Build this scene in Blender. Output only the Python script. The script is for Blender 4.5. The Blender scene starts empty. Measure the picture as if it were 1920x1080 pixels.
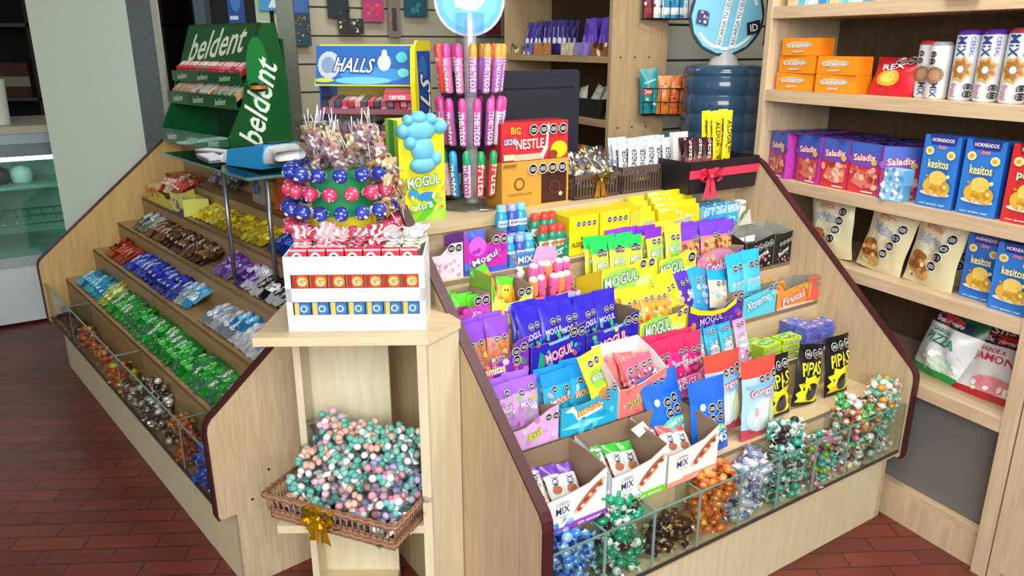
import bpy, math, random
from mathutils import Matrix, Vector
from mathutils.geometry import tessellate_polygon
sc = bpy.context.scene
# ---------------------------------------------------------------- camera
PITCH = math.radians(17.504)
cd = bpy.data.cameras.new('camera'); cd.sensor_width = 36; cd.lens = 36*1439.3/1920; cd.clip_start = .05
cam = bpy.data.objects.new('camera', cd); sc.collection.objects.link(cam)
cam.location = (0, 0, 1.6); cam.rotation_euler = (math.pi/2-PITCH, 0, 0); sc.camera = cam
# ---------------------------------------------------------------- light
sc.view_settings.view_transform = 'Standard'; sc.view_settings.look = 'None'
sc.view_settings.gamma = 1; sc.view_settings.exposure = 0.0
try:
    sc.view_settings.use_curve_mapping = False
    sc.cycles.use_denoising = True; sc.cycles.max_bounces = 7; sc.cycles.transparent_max_bounces = 12
    sc.cycles.diffuse_bounces = 3; sc.cycles.glossy_bounces = 3; sc.cycles.transmission_bounces = 5
    sc.cycles.caustics_reflective = False; sc.cycles.caustics_refractive = False
except Exception: pass
w = bpy.data.worlds.new('world'); sc.world = w; w.use_nodes = True
w.node_tree.nodes['Background'].inputs[0].default_value = (.86, .95, 1, 1)
w.node_tree.nodes['Background'].inputs[1].default_value = 0.75
def area(name, loc, target, size, power, col=(1, 1, 1)):
    l = bpy.data.lights.new(name, 'AREA'); l.shape = 'RECTANGLE'; l.size, l.size_y = size; l.energy = power; l.color = col
    o = bpy.data.objects.new(name, l); sc.collection.objects.link(o); o.location = loc
    o.rotation_euler = (Vector(target)-Vector(loc)).to_track_quat('-Z', 'Y').to_euler(); return o
area('shopfront_daylight', (.3, -1.9, 2.5), (.15, 2.0, .75), (3.4, 2.0), 210, (1, .985, .95))
area('added_fill_light', (1.1, 1.9, 2.95), (1.1, 2.5, 0), (1.3, .6), 55, (1, .98, .94))  # added lamp with no known fitting, brightens the right display and shelves
area('added_fill_light', (-.9, 4.3, 2.95), (-.9, 4.3, 0), (1.6, .5), 34, (.95, 1, .93))  # second added lamp, lifts the brightness at the back left
# ---------------------------------------------------------------- helpers
rnd = random.Random(7)
COL = sc.collection
def lin(h):
    if not isinstance(h, str): return tuple(h)
    h = h.lstrip('#')
    if len(h) == 3: h = ''.join(c*2 for c in h)
    v = [int(h[i:i+2], 16)/255 for i in (0, 2, 4)]
    return tuple(c/12.92 if c <= .04045 else ((c+.055)/1.055)**2.4 for c in v)
_m = {}
def M(col, rough=.5, metal=0., trans=0., var=.0, alpha=1., emit=0., coat=0.):
    k = (col, rough, metal, trans, var, alpha, emit, coat)
    if k in _m: return _m[k]
    m = bpy.data.materials.new('material'); m.use_nodes = True; nt = m.node_tree; b = nt.nodes['Principled BSDF']
    c = (*lin(col), 1); b.inputs['Base Color'].default_value = c
    b.inputs['Roughness'].default_value = rough; b.inputs['Metallic'].default_value = metal
    b.inputs['Transmission Weight'].default_value = trans; b.inputs['Alpha'].default_value = alpha
    b.inputs['Coat Weight'].default_value = coat
    if emit:
        b.inputs['Emission Color'].default_value = c; b.inputs['Emission Strength'].default_value = emit
    if var:
        tc = nt.nodes.new('ShaderNodeTexCoord'); n = nt.nodes.new('ShaderNodeTexNoise'); n.inputs['Scale'].default_value = 40
        mx = nt.nodes.new('ShaderNodeMix'); mx.data_type = 'RGBA'
        mx.inputs['A'].default_value = c; mx.inputs['B'].default_value = (*[x*(1-var) for x in c[:3]], 1)
        nt.links.new(tc.outputs['Object'], n.inputs['Vector']); nt.links.new(n.outputs['Fac'], mx.inputs['Factor'])
        nt.links.new(mx.outputs['Result'], b.inputs['Base Color'])
    _m[k] = m; return m
def wood(c1, c2, scale=(30, 30, 1.6), rough=.45, planks=0):
    m = bpy.data.materials.new('wood'); m.use_nodes = True; nt = m.node_tree; b = nt.nodes['Principled BSDF']; b.inputs['Roughness'].default_value = rough
    tc = nt.nodes.new('ShaderNodeTexCoord'); mp = nt.nodes.new('ShaderNodeMapping'); mp.inputs['Scale'].default_value = scale
    n = nt.nodes.new('ShaderNodeTexNoise'); n.inputs['Scale'].default_value = 2.2; n.inputs['Detail'].default_value = 6; n.inputs['Distortion'].default_value = 1.2
    r = nt.nodes.new('ShaderNodeValToRGB'); r.color_ramp.elements[0].position = .33; r.color_ramp.elements[1].position = .68
    r.color_ramp.elements[0].color = (*lin(c1), 1); r.color_ramp.elements[1].color = (*lin(c2), 1)
    n2 = nt.nodes.new('ShaderNodeTexNoise'); n2.inputs['Scale'].default_value = 2.5
    mx = nt.nodes.new('ShaderNodeMix'); mx.data_type = 'RGBA'; mx.blend_type = 'MULTIPLY'
    r2 = nt.nodes.new('ShaderNodeValToRGB'); r2.color_ramp.elements[0].color = (.86, .84, .8, 1); r2.color_ramp.elements[1].color = (1, 1, 1, 1)
    L = nt.links.new
    L(tc.outputs['Object'], mp.inputs['Vector']); L(mp.outputs['Vector'], n.inputs['Vector']); L(n.outputs['Fac'], r.inputs['Fac'])
    L(tc.outputs['Object'], n2.inputs['Vector']); L(n2.outputs['Fac'], r2.inputs['Fac'])
    mx.inputs['Factor'].default_value = 1; L(r.outputs['Color'], mx.inputs['A']); L(r2.outputs['Color'], mx.inputs['B']); L(mx.outputs['Result'], b.inputs['Base Color'])
    return m
class Frame:
    def __init__(s, o, a): s.M = Matrix.Translation(Vector(o)) @ Matrix.Rotation(a, 4, 'Z')
    def at(s, x, y, z, rz=0, rx=0, ry=0):
        return s.M @ Matrix.Translation((x, y, z)) @ Matrix.Rotation(rz, 4, 'Z') @ Matrix.Rotation(rx, 4, 'X') @ Matrix.Rotation(ry, 4, 'Y')
W_ = Frame((0, 0, 0), 0)
aR = math.radians(33.35)
RF = Frame((1.283, 2.357, 0), aR)                  # right display: x along the front, y into it
LF = Frame((-.869, 2.043, 0), math.radians(-49.1)) # left display
CF = Frame((1.320, 2.361, 0), math.radians(-63.5)) # tall shelves on the right
class MB:
    def __init__(s): s.v = []; s.f = []; s.mi = []; s.mats = []; s.sm = []
    def mat(s, m):
        if isinstance(m, str): m = M(m)
        if m not in s.mats: s.mats.append(m)
        return s.mats.index(m)
    def add(s, vs, fs, m, smooth=False, T=None):
        o = len(s.v); i = s.mat(m)
        s.v += [tuple(T @ Vector(v)) if T else tuple(v) for v in vs]
        for f in fs: s.f.append([o+k for k in f]); s.mi.append(i); s.sm.append(smooth)
        return s
    def box(s, x0, x1, y0, y1, z0, z1, m, T=None):
        v = [(x0, y0, z0), (x1, y0, z0), (x1, y1, z0), (x0, y1, z0), (x0, y0, z1), (x1, y0, z1), (x1, y1, z1), (x0, y1, z1)]
        return s.add(v, [(3, 2, 1, 0), (4, 5, 6, 7), (0, 1, 5, 4), (1, 2, 6, 5), (2, 3, 7, 6), (3, 0, 4, 7)], m, T=T)
    def prism(s, pts, off, m, m2=None, me=None, T=None):
        n = len(pts); off = Vector(off); a = [Vector(p) for p in pts]; b = [p+off for p in a]
        s.add(a, [list(range(n))], m, T=T); s.add(b, [list(range(n))[::-1]], m2 or m, T=T)
        s.add(a+b, [(i, i+n, (i+1) % n+n, (i+1) % n) for i in range(n)], me or m2 or m, T=T); return s
    def lathe(s, prof, m, n=24, T=None, smooth=True, caps=True):
        v = []; 
        for r, z in prof:
            for i in range(n): a = 2*math.pi*i/n; v.append((r*math.cos(a), r*math.sin(a), z))
        f = [(k*n+i, k*n+(i+1) % n, (k+1)*n+(i+1) % n, (k+1)*n+i) for k in range(len(prof)-1) for i in range(n)]
        s.add(v, f, m, smooth, T)
        if caps: s.add(v, [list(range(n))[::-1], [(len(prof)-1)*n+i for i in range(n)]], m, False, T)
        return s
    def tube(s, pts, r, m, n=8, T=None):
        pts = [Vector(p) for p in pts]; v = []
        for k, p in enumerate(pts):
            d = (pts[min(k+1, len(pts)-1)]-pts[max(k-1, 0)]).normalized()
            a = d.orthogonal().normalized() if k == 0 else (a-d*a.dot(d)).normalized()
            b = d.cross(a); rr = r[k] if isinstance(r, (list, tuple)) else r
            v += [p+(a*math.cos(2*math.pi*i/n)+b*math.sin(2*math.pi*i/n))*rr for i in range(n)]
        f = [(k*n+i, k*n+(i+1) % n, (k+1)*n+(i+1) % n, (k+1)*n+i) for k in range(len(pts)-1) for i in range(n)]
        s.add(v, f+[list(range(n))[::-1], [(len(pts)-1)*n+i for i in range(n)]], m, True, T); return s
    def ell(s, c, r, m, nu=12, nv=8, T=None):
        v = []; f = []
        for j in range(nv+1):
            p = math.pi*j/nv
            for i in range(nu): a = 2*math.pi*i/nu; v.append((c[0]+r[0]*math.sin(p)*math.cos(a), c[1]+r[1]*math.sin(p)*math.sin(a), c[2]+r[2]*math.cos(p)))
        for j in range(nv):
            for i in range(nu): f.append((j*nu+i, (j+1)*nu+i, (j+1)*nu+(i+1) % nu, j*nu+(i+1) % nu))
        return s.add(v, f, m, True, T)
    def mesh(s, name='mesh'):
        me = bpy.data.meshes.new(name); me.from_pydata(s.v, [], s.f)
        for m in s.mats: me.materials.append(m)
        me.polygons.foreach_set('material_index', s.mi); me.polygons.foreach_set('use_smooth', s.sm); me.update(); return me
    def build(s, name, parent=None, at=None):
        o = bpy.data.objects.new(name, s.mesh(name)); COL.objects.link(o)
        if parent: o.parent = parent
        if at is not None: o.matrix_world = at
        return o
def tag(o, label=None, cat=None, group=None, kind=None):
    if label: o['label'] = label
    if cat: o['category'] = cat
    if group: o['group'] = group
    if kind: o['kind'] = kind
    return o
def empty(name, at, label, cat, group=None):
    o = bpy.data.objects.new(name, None); COL.objects.link(o); o.empty_display_size = .05; o.matrix_world = at
    return tag(o, label, cat, group)
def inst(o, at, label=None, group=None):
    c = o.copy(); COL.objects.link(c); c.matrix_world = at
    if label: c['label'] = label
    if group: c['group'] = group
    for ch in o.children:
        d = ch.copy(); COL.objects.link(d); d.parent = c; d.matrix_parent_inverse = ch.matrix_parent_inverse.copy()
        for g in ch.children: e = g.copy(); COL.objects.link(e); e.parent = d
    return c
# lettering: glyph outlines as flat polygons scaled to a unit box
_t = {}
def glyphs(txt, bold=.012):
    k = (txt, bold)
    if k not in _t:
        c = bpy.data.curves.new('t', 'FONT'); c.body = txt; c.offset = bold; c.resolution_u = 2; c.fill_mode = 'FRONT'
        o = bpy.data.objects.new('t', c); COL.objects.link(o); bpy.context.view_layer.update()
        me = bpy.data.meshes.new_from_object(o.evaluated_get(bpy.context.evaluated_depsgraph_get()))
        vs = [(v.co.x, v.co.y) for v in me.vertices]; fs = [list(p.vertices) for p in me.polygons]
        bpy.data.objects.remove(o); bpy.data.curves.remove(c); bpy.data.meshes.remove(me)
        x0 = min(v[0] for v in vs); x1 = max(v[0] for v in vs); y0 = min(v[1] for v in vs); y1 = max(v[1] for v in vs)
        _t[k] = ([((x-x0)/(x1-x0)-.5, (y-y0)/(y1-y0)-.5) for x, y in vs], fs)
    return _t[k]
class Surf:
    def __init__(s, fn, W, H, curved=False): s.fn = fn; s.W = W; s.H = H; s.c = curved
def flat(ox, oy, oz, ux, uz, W, H, nrm):           # planar print surface
    o = Vector((ox, oy, oz)); ux = Vector(ux); uz = Vector(uz); n = Vector(nrm)
    return Surf(lambda s, t, d: o+ux*(s*W)+uz*(t*H)+n*d, W, H)
def prt(mb, S, prims, gloss=.4, base=0):
    st = .0016 if S.c else .0005; k = base
    def put(vs, fs, col):
        nonlocal k; k += 1
        mb.add([S.fn(x, y, st*(1+.35*k) if S.c else st*k) for x, y in vs], fs, M(col, gloss), False)
    def disc(cx, cy, rx, ry, n, ph=0, rot=0, jag=0):
        c, s_ = math.cos(rot), math.sin(rot); vs = [(cx, cy)]; rings = 2 if (S.c and rx > .12) else 1
        for q in range(1, rings+1):
            for i in range(n):
                a = 2*math.pi*i/n+ph; rr = q/rings*(1+(jag*(.5 if i % 2 else -.5)))
                x = rx*rr*math.cos(a)*S.W; y = ry*rr*math.sin(a)*S.H
                vs.append((cx+(x*c-y*s_)/S.W, cy+(x*s_+y*c)/S.H))
        fs = [(0, 1+i, 1+(i+1) % n) for i in range(n)]
        for q in range(1, rings):
            fs += [(1+(q-1)*n+i, 1+q*n+i, 1+q*n+(i+1) % n, 1+(q-1)*n+(i+1) % n) for i in range(n)]
        return vs, fs
    for p in prims:
        t = p[0]
        if t == 'r':
            _, x0, y0, x1, y1, col = p; nn = 5 if S.c else 1
            vs = [(x0+(x1-x0)*i/nn, y0+(y1-y0)*j/nn) for j in range(nn+1) for i in range(nn+1)]
            put(vs, [(j*(nn+1)+i, j*(nn+1)+i+1, (j+1)*(nn+1)+i+1, (j+1)*(nn+1)+i) for j in range(nn) for i in range(nn)], col)
        elif t == 'e': put(*disc(p[1], p[2], p[3], p[4], 14, rot=p[6] if len(p) > 6 else 0, jag=p[7] if len(p) > 7 else 0), p[5])
        elif t == 'p':
            vs = list(p[1]); tri = tessellate_polygon([[Vector((x, y, 0)) for x, y in vs]])
            for _ in range(2 if S.c else 0):
                nt_ = []; mid = {}
                def md(a, b):
                    k_ = (min(a, b), max(a, b))
                    if k_ not in mid: mid[k_] = len(vs); vs.append(((vs[a][0]+vs[b][0])/2, (vs[a][1]+vs[b][1])/2))
                    return mid[k_]
                for a, b, c_ in tri: x_, y_, z_ = md(a, b), md(b, c_), md(c_, a); nt_ += [(a, x_, z_), (x_, b, y_), (z_, y_, c_), (x_, y_, z_)]
                tri = nt_
            put(vs, [tuple(f) for f in tri], p[2])
        elif t == 'o':
            _, cx, cy, r = p[:4]; ry = r*S.W/S.H
            put(*disc(cx, cy, r*1.14, ry*1.14, 8, math.pi/8), '#f4f4f4'); put(*disc(cx, cy, r, ry, 8, math.pi/8), '#141516')
            vs, fs = [], []
            for q, (dy, hw) in enumerate(((.28, .6), (-.02, .72), (-.32, .6))):
                o = len(vs); vs += [(cx-r*hw, cy+ry*(dy-.07)), (cx+r*hw, cy+ry*(dy-.07)), (cx+r*hw, cy+ry*(dy+.07)), (cx-r*hw, cy+ry*(dy+.07))]; fs.append((o, o+1, o+2, o+3))
            put(vs, fs, '#d9d9d9')
        elif t == 't':
            _, txt, cx, cy, w_, h_, col = p[:7]; rot = math.radians(p[7]) if len(p) > 7 else 0; oc = p[8] if len(p) > 8 else None
            sh = p[9] if len(p) > 9 else 0; c, s_ = math.cos(rot), math.sin(rot)
            for bold, cc in (((.07, oc),) if oc else ())+((.014, col),):
                gv, gf = glyphs(txt, bold); sx = w_*(1.06 if bold > .05 else 1); sy = h_*(1.16 if bold > .05 else 1); vs = []
                for x, y in gv:
                    X = (x*sx+y*sh*sx*.3)*S.W; Y = y*sy*S.H
                    vs.append((cx+(X*c-Y*s_)/S.W, cy+(X*s_+Y*c)/S.H))
                put(vs, gf, cc)
        elif t == 'b':
            _, x0, y0, x1, y1, cols, n, seed, sz = p; rg = random.Random(seed)
            for i in range(n):
                x = rg.uniform(x0, x1); y = rg.uniform(y0, y1); a = sz*rg.uniform(.6, 1.2)
                put(*disc(x, y, a, a*rg.uniform(.6, 1)*S.W/S.H, 8, rot=rg.uniform(0, 3)), rg.choice(cols)); k -= rg.choice((0, 1, 1))
def G(text=None, tc='#ffffff', oc=None, tp=(.45, .42, .7, .26), rot=8, blobs=None, area=(.1, .1, .9, .9), n=12, seed=1, sz=.07, octs=((.72, .84), (.88, .87)), r=.075, pre=(), post=()):
    p = list(pre)
    if blobs: p.append(('b', *area, blobs, n, seed, sz))
    if text: p.append(('t', text, *tp, tc, rot, oc))
    p += [('o', x, y, r) for x, y in octs]
    return p+list(post)
# ---- packaging shapes. Local frame: x width (centred), front faces -y, z up from the base
def carton(name, w, d, h, col, front=(), left=(), right=(), top=(), rough=.35, b=.0012, side=None, topcol=None):
    mb = MB(); mm = M(col, rough); v = []; x = w/2
    for z, e in ((0, b), (b, 0), (h-b, 0), (h, b)):
        v += [(-x+e, e, z), (x-e, e, z), (x-e, d-e, z), (-x+e, d-e, z)]
    mb.add(v, [(3, 2, 1, 0), (12, 13, 14, 15)]+[(k*4+i, k*4+(i+1) % 4, (k+1)*4+(i+1) % 4, (k+1)*4+i) for k in range(3) for i in range(4)], mm)
    if side: mb.box(-x-.0002, x+.0002, .001, d-.001, .001, h-.001, M(side, rough))
    if topcol: mb.box(-x+.001, x-.001, .001, d-.001, h-.002, h+.0002, M(topcol, rough))
    if front: prt(mb, flat(-x, 0, 0, (1, 0, 0), (0, 0, 1), w, h, (0, -1, 0)), front)
    if left: prt(mb, flat(-x, d, 0, (0, -1, 0), (0, 0, 1), d, h, (-1, 0, 0)), left)
    if right: prt(mb, flat(x, 0, 0, (0, 1, 0), (0, 0, 1), d, h, (1, 0, 0)), right)
    if top: prt(mb, flat(-x, 0, h, (1, 0, 0), (0, 1, 0), w, d, (0, 0, 1)), top)
    return mb
def opentray(w, d, prof, hb, col, inner='#a08c78', side=None, prints=(), leftp=(), H=None, hs=None, th=.0025, rightp=()):
    """display tray: prof = [(s, z)...] top outline of the front panel left to right"""
    mb = MB(); x = w/2; mo = M(col, .38); mi = M(inner, .7); ms = M(side or col, .4); H = H or max(z for s, z in prof)
    mb.prism([(-x, 0, 0), (x, 0, 0)]+[((s-.5)*w, 0, z) for s, z in reversed(prof)], (0, th, 0), mo, mi, mi)
    h0, h1 = prof[0][1], prof[-1][1]
    if hs: h0 = h1 = hs
    mb.prism([(-x, th, 0), (-x, th, h0), (-x, d*.45, (h0+hb)/2+.004), (-x, d, hb), (-x, d, 0)], (th, 0, 0), ms, mi, mi)
    mb.prism([(x, th, 0), (x, d, 0), (x, d, hb), (x, d*.45, (h1+hb)/2+.004), (x, th, h1)], (-th, 0, 0), ms, mi, mi)
    mb.prism([(-x+th, d, 0), (-x+th, d, hb), (x-th, d, hb), (x-th, d, 0)], (0, -th, 0), ms, mi, mi)
    mb.prism([(-x+th, th, 0), (-x+th, d-th, 0), (x-th, d-th, 0), (x-th, th, 0)], (0, 0, th), ms, mi, mi)
    if prints: prt(mb, flat(-x, 0, 0, (1, 0, 0), (0, 0, 1), w, H, (0, -1, 0)), prints)
    if leftp: prt(mb, flat(-x, d, 0, (0, -1, 0), (0, 0, 1), d, h0, (-1, 0, 0)), leftp)
    return mb
def pouch(w, h, t, col, prints=(), topcol=None, topf=.2, seal=.05, botcol=None, rough=.28, metal=0., seed=0, wr=.5, nx=12, nz=14, backp=()):
    mb = MB(); rg = random.Random(seed); ph = [rg.uniform(0, 6) for _ in range(6)]
    def bul(s, u):
        e = max(0, min(1, (u-seal)/(1-2*seal)))
        a = max(0, math.sin(math.pi*s))**.55; c = max(0, math.sin(math.pi*e))**.5
        wv = 1+wr*.28*(math.sin(7*s+ph[0])*math.sin(9*u+ph[1])+.6*math.sin(15*s+6*u+ph[2]))
        return a*c*wv
    def pos(s, u, d, sg=-1):
        x = (s-.5)*w*(1-.07*math.sin(math.pi*max(0, min(1, u))))+.002*wr*math.sin(11*u+ph[3])
        y = sg*(t/2*bul(s, u)+d)+wr*.002*math.sin(8*s+ph[4])*(1 if (u < seal or u > 1-seal) else .3)
        return Vector((x, y+t/2, u*h))
    for sg in (-1, 1):
        v = [pos(i/nx, j/nz, 0.0004, sg) for j in range(nz+1) for i in range(nx+1)]
        for j in range(nz):
            u = (j+.5)/nz; c = col
            if topcol and u > 1-topf: c = topcol
            if botcol and u < .12: c = botcol
            q = [(j*(nx+1)+i, j*(nx+1)+i+1, (j+1)*(nx+1)+i+1, (j+1)*(nx+1)+i) for i in range(nx)]
            if sg > 0: q = [f[::-1] for f in q]
            o = len(mb.v) if j else None
            if j == 0: base = len(mb.v); mb.add(v, [], M(c, rough, metal))
            i_ = mb.mat(M(c, rough, metal))
            for f in q: mb.f.append([base+k for k in f]); mb.mi.append(i_); mb.sm.append(True)
    if prints: prt(mb, Surf(lambda s, u, d: pos(s, u, d), w, h, True), prints, gloss=.33)
    return mb
def tubepack(r, h, col, prints=(), cap=None):
    mb = MB(); mm = M(col, .3); mc = M(cap or col, .3)
    mb.lathe([(r*.86, 0), (r, .006), (r, h*.93)], mm, 20); mb.lathe([(r, h*.93), (r*.97, h*.975), (r*.8, h*.99), (r*.78, h)], mc, 20)
    prt(mb, Surf(lambda s, t, d: Vector(((r+d)*math.sin((s-.5)*2.2), -(r+d)*math.cos((s-.5)*2.2), t*h)), r*2.2, h, True), prints)
    return mb
def wrapped(kind, cols, size=.03, seed=0, rough=.22, metal=.25):
    """a single wrapped sweet: body and two twisted wrapper fans"""
    mb = MB(); rg = random.Random(seed); a = size
    if kind == 'roll': mb.tube([(-a*.55, 0, 0), (-a*.45, 0, 0), (a*.45, 0, 0), (a*.55, 0, 0)], [a*.2, a*.32, a*.32, a*.2], M(cols[0], rough, metal), 8)
    elif kind == 'block': mb.box(-a*.5, a*.5, -a*.3, a*.3, -a*.22, a*.22, M(cols[0], rough, metal))
    else: mb.ell((0, 0, 0), (a*.5, a*.4, a*.36), M(cols[0], rough, metal), 9, 6)
    if len(cols) > 2: mb.tube([(-a*.16, 0, 0), (a*.16, 0, 0)], a*.41, M(cols[2], rough, metal), 9)
    for sg in (-1, 1):
        v = [(sg*a*.45, 0, 0)]; n = 7; tw = rg.uniform(0, 3)
        for i in range(n):
            q = (i/(n-1)-.5)*2; x = sg*a*(.82+rg.uniform(-.1, .1)); y = q*a*.36; z = (a*.16*(1 if i % 2 else -1))+rg.uniform(-.1, .1)*a
            c, s_ = math.cos(tw), math.sin(tw); v.append((x, y*c-z*s_, y*s_+z*c))
        mb.add(v, [(0, i, i+1) for i in range(1, n)], M(cols[1], rough, metal))
    return mb
def place(mb, name, F, x, y, z, label, cat, rz=0, rx=0, ry=0, group=None):
    return tag(mb.build(name, at=F.at(x, y, z, rz, rx, ry)), label, cat, group)
def pile(protos, F, x0, x1, y0, y1, z0, n, label, group, name, sz, shape=None, zmax=9, seed=0, flatten=.0):
    """drop sweets one by one onto a height map"""
    rg = random.Random(seed); res = .006; nx = int((x1-x0)/res)+1; ny = int((y1-y0)/res)+1; H = [[z0]*ny for _ in range(nx)]; r = sz*.5
    k = 0; tries = 0; objs = []
    while k < n and tries < n*6:
        tries += 1
        if shape: px, py = shape(rg)
        else: px, py = rg.uniform(x0+r*.9, x1-r*.9), rg.uniform(y0+r*.9, y1-r*.9)
        px = min(max(px, x0+r*.9), x1-r*.9); py = min(max(py, y0+r*.9), y1-r*.9)
        ii = range(max(0, int((px-r*.8-x0)/res)), min(nx, int((px+r*.8-x0)/res)+1)); jj = range(max(0, int((py-r*.8-y0)/res)), min(ny, int((py+r*.8-y0)/res)+1))
        hs = sorted(H[i][j] for i in ii for j in jj); h = hs[int(len(hs)*.6)]
        if h > zmax: continue
        src = protos[rg.randrange(len(protos))]
        if callable(src): src = src()
        m_ = F.at(px, py, h+sz*.36, rg.uniform(0, 6.28), rg.uniform(-.5, .5), rg.uniform(-.5, .5))
        o = bpy.data.objects.new(name, src); COL.objects.link(o); o.matrix_world = m_; tag(o, label, 'sweet', group); objs.append(o)
        for i in ii:
            for j in jj: H[i][j] = max(H[i][j], h+sz*(.62-flatten))
        k += 1
    return objs
# ================================================================ the setting
def structure(mb, name): o = mb.build(name); return tag(o, kind='structure')
WD = wood('#c8b494', '#dbc9aa'); WDx = wood('#c6ae8a', '#d8c3a0', (1.2, 26, 26))
CREAM = wood('#dccfae', '#e6dcc0', (24, 24, 2)); CREAMX = wood('#d9c8a2', '#e4d6b4', (1.4, 24, 24))
PLINTH = wood('#d6caa4', '#e0d6b6', (30, 30, 2), .5); TRIM = M('#431619', .5); TRIMD = M('#3d2a20', .35)
GLASS = bpy.data.materials.new('glass_pane'); GLASS.use_nodes = True
def glassmat(m, col, tfac):
    m.use_nodes = True; nt = m.node_tree; nt.nodes.clear(); o = nt.nodes.new('ShaderNodeOutputMaterial'); mx = nt.nodes.new('ShaderNodeMixShader'); t = nt.nodes.new('ShaderNodeBsdfTransparent'); g = nt.nodes.new('ShaderNodeBsdfGlossy')
    fr = nt.nodes.new('ShaderNodeLayerWeight'); fr.inputs['Blend'].default_value = .35; pw = nt.nodes.new('ShaderNodeMath'); pw.operation = 'POWER'; pw.inputs[1].default_value = 3
    md = nt.nodes.new('ShaderNodeMath'); md.operation = 'MULTIPLY_ADD'; md.use_clamp = True; md.inputs[1].default_value = .5; md.inputs[2].default_value = tfac
    t.inputs['Color'].default_value = (*lin(col), 1); g.inputs['Roughness'].default_value = .06
    L = nt.links.new; L(fr.outputs['Facing'], pw.inputs[0]); L(pw.outputs[0], md.inputs[0]); L(md.outputs[0], mx.inputs[0]); L(t.outputs[0], mx.inputs[1]); L(g.outputs[0], mx.inputs[2]); L(mx.outputs[0], o.inputs[0]); return m
glassmat(GLASS, '#f5faf8', .03)
GEDGE = M('#5f8278', .2); GED2 = M('#9db4ae', .2); ACRYL = glassmat(bpy.data.materials.new('clear_acrylic'), '#eef2f6', .05)
CELLO = glassmat(bpy.data.materials.new('cellophane'), '#f4f6fa', .10)
# floor: red-brown clay tiles
fm = bpy.data.materials.new('clay_tiles'); fm.use_nodes = True; nt = fm.node_tree; b = nt.nodes['Principled BSDF']; b.inputs['Roughness'].default_value = .42
tc = nt.nodes.new('ShaderNodeTexCoord'); mp = nt.nodes.new('ShaderNodeMapping'); mp.inputs['Rotation'].default_value = (0, 0, math.radians(-3))
br = nt.nodes.new('ShaderNodeTexBrick'); br.inputs['Scale'].default_value = 1; br.inputs['Brick Width'].default_value = .24; br.inputs['Row Height'].default_value = .075
br.inputs['Mortar Size'].default_value = .003; br.inputs['Color1'].default_value = (*lin('#863c32'), 1); br.inputs['Color2'].default_value = (*lin('#74342c'), 1); br.inputs['Mortar'].default_value = (*lin('#4a2825'), 1)
ns = nt.nodes.new('ShaderNodeTexNoise'); ns.inputs['Scale'].default_value = 3; ns.inputs['Detail'].default_value = 5; mx = nt.nodes.new('ShaderNodeMix'); mx.data_type = 'RGBA'; mx.blend_type = 'MULTIPLY'; mx.inputs['Factor'].default_value = .6
L = nt.links.new; L(tc.outputs['Object'], mp.inputs[0]); L(mp.outputs[0], br.inputs['Vector']); L(tc.outputs['Object'], ns.inputs['Vector']); L(br.outputs['Color'], mx.inputs['A']); L(ns.outputs['Fac'], mx.inputs['B']); L(mx.outputs['Result'], b.inputs['Base Color'])
structure(MB().box(-6, 5, -2.5, 9, -.1, 0, fm), 'floor')
structure(MB().box(-6, 5, -.5, 9, 3.05, 3.15, M('#d8d6cc', .9)), 'ceiling')
structure(MB().box(3.2, 3.3, -.5, 9, 0, 3.05, M('#b9b2a4', .9)), 'wall_right')
structure(MB().box(-6, -5.9, -.5, 9, 0, 3.05, M('#4a4642', .9)), 'wall_left')
structure(MB().box(-6, 5, 8.9, 9, 0, 3.05, M('#3a3633', .9)), 'wall_back')
# painted pillar with its galvanised corner strip
tag(MB().box(-2.50, -1.985, 4.2, 4.30, 0, 3.05, M('#c4d2c4', .55, var=.1)).build('pillar'), kind='structure')
tag(MB().box(-1.985, -1.855, 4.2, 4.23, 0, 3.05, M('#68706f', .35, .5, var=.4)).box(-1.855, -1.825, 4.19, 4.215, 0, 3.05, M('#9a9d90', .4)).build('trim_pillar'), kind='structure')
# back doorway, its darkness painted as a near-black sheet, and its frame
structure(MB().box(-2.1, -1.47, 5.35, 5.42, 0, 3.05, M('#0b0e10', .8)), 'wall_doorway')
structure(MB().box(-1.375, -1.275, 4.75, 4.775, 0, 3.05, M('#7b8076', .45, .3, var=.25)).box(-2.03, -1.96, 5.2, 5.3, 0, 3.05, M('#4c5a60', .5)), 'trim_doorway')
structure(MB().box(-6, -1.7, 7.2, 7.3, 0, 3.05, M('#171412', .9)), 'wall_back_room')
# slatted walls
def slats(name, F, w, h, pitch, col, gap):
    mb = MB().box(0, w, .02, .05, 0, h, M(gap, .8)); z = 0
    while z < h: mb.box(0, w, 0, .02, z+.006, min(h, z+pitch-.006), M(col, .5)); z += pitch
    o = mb.build(name, at=F.at(0, 0, 0)); return tag(o, kind='structure')
S1 = Frame((-1.56, 5.34, 0), aR); slats('wall_slatted', S1, 2.9, 3.05, .185, '#b9b19a', '#5a5648')
S2 = Frame((.60, 3.885, 0), aR); slats('wall_slats_right', S2, 1.25, 3.05, .17, '#aeb0a6', '#51544e')
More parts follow.
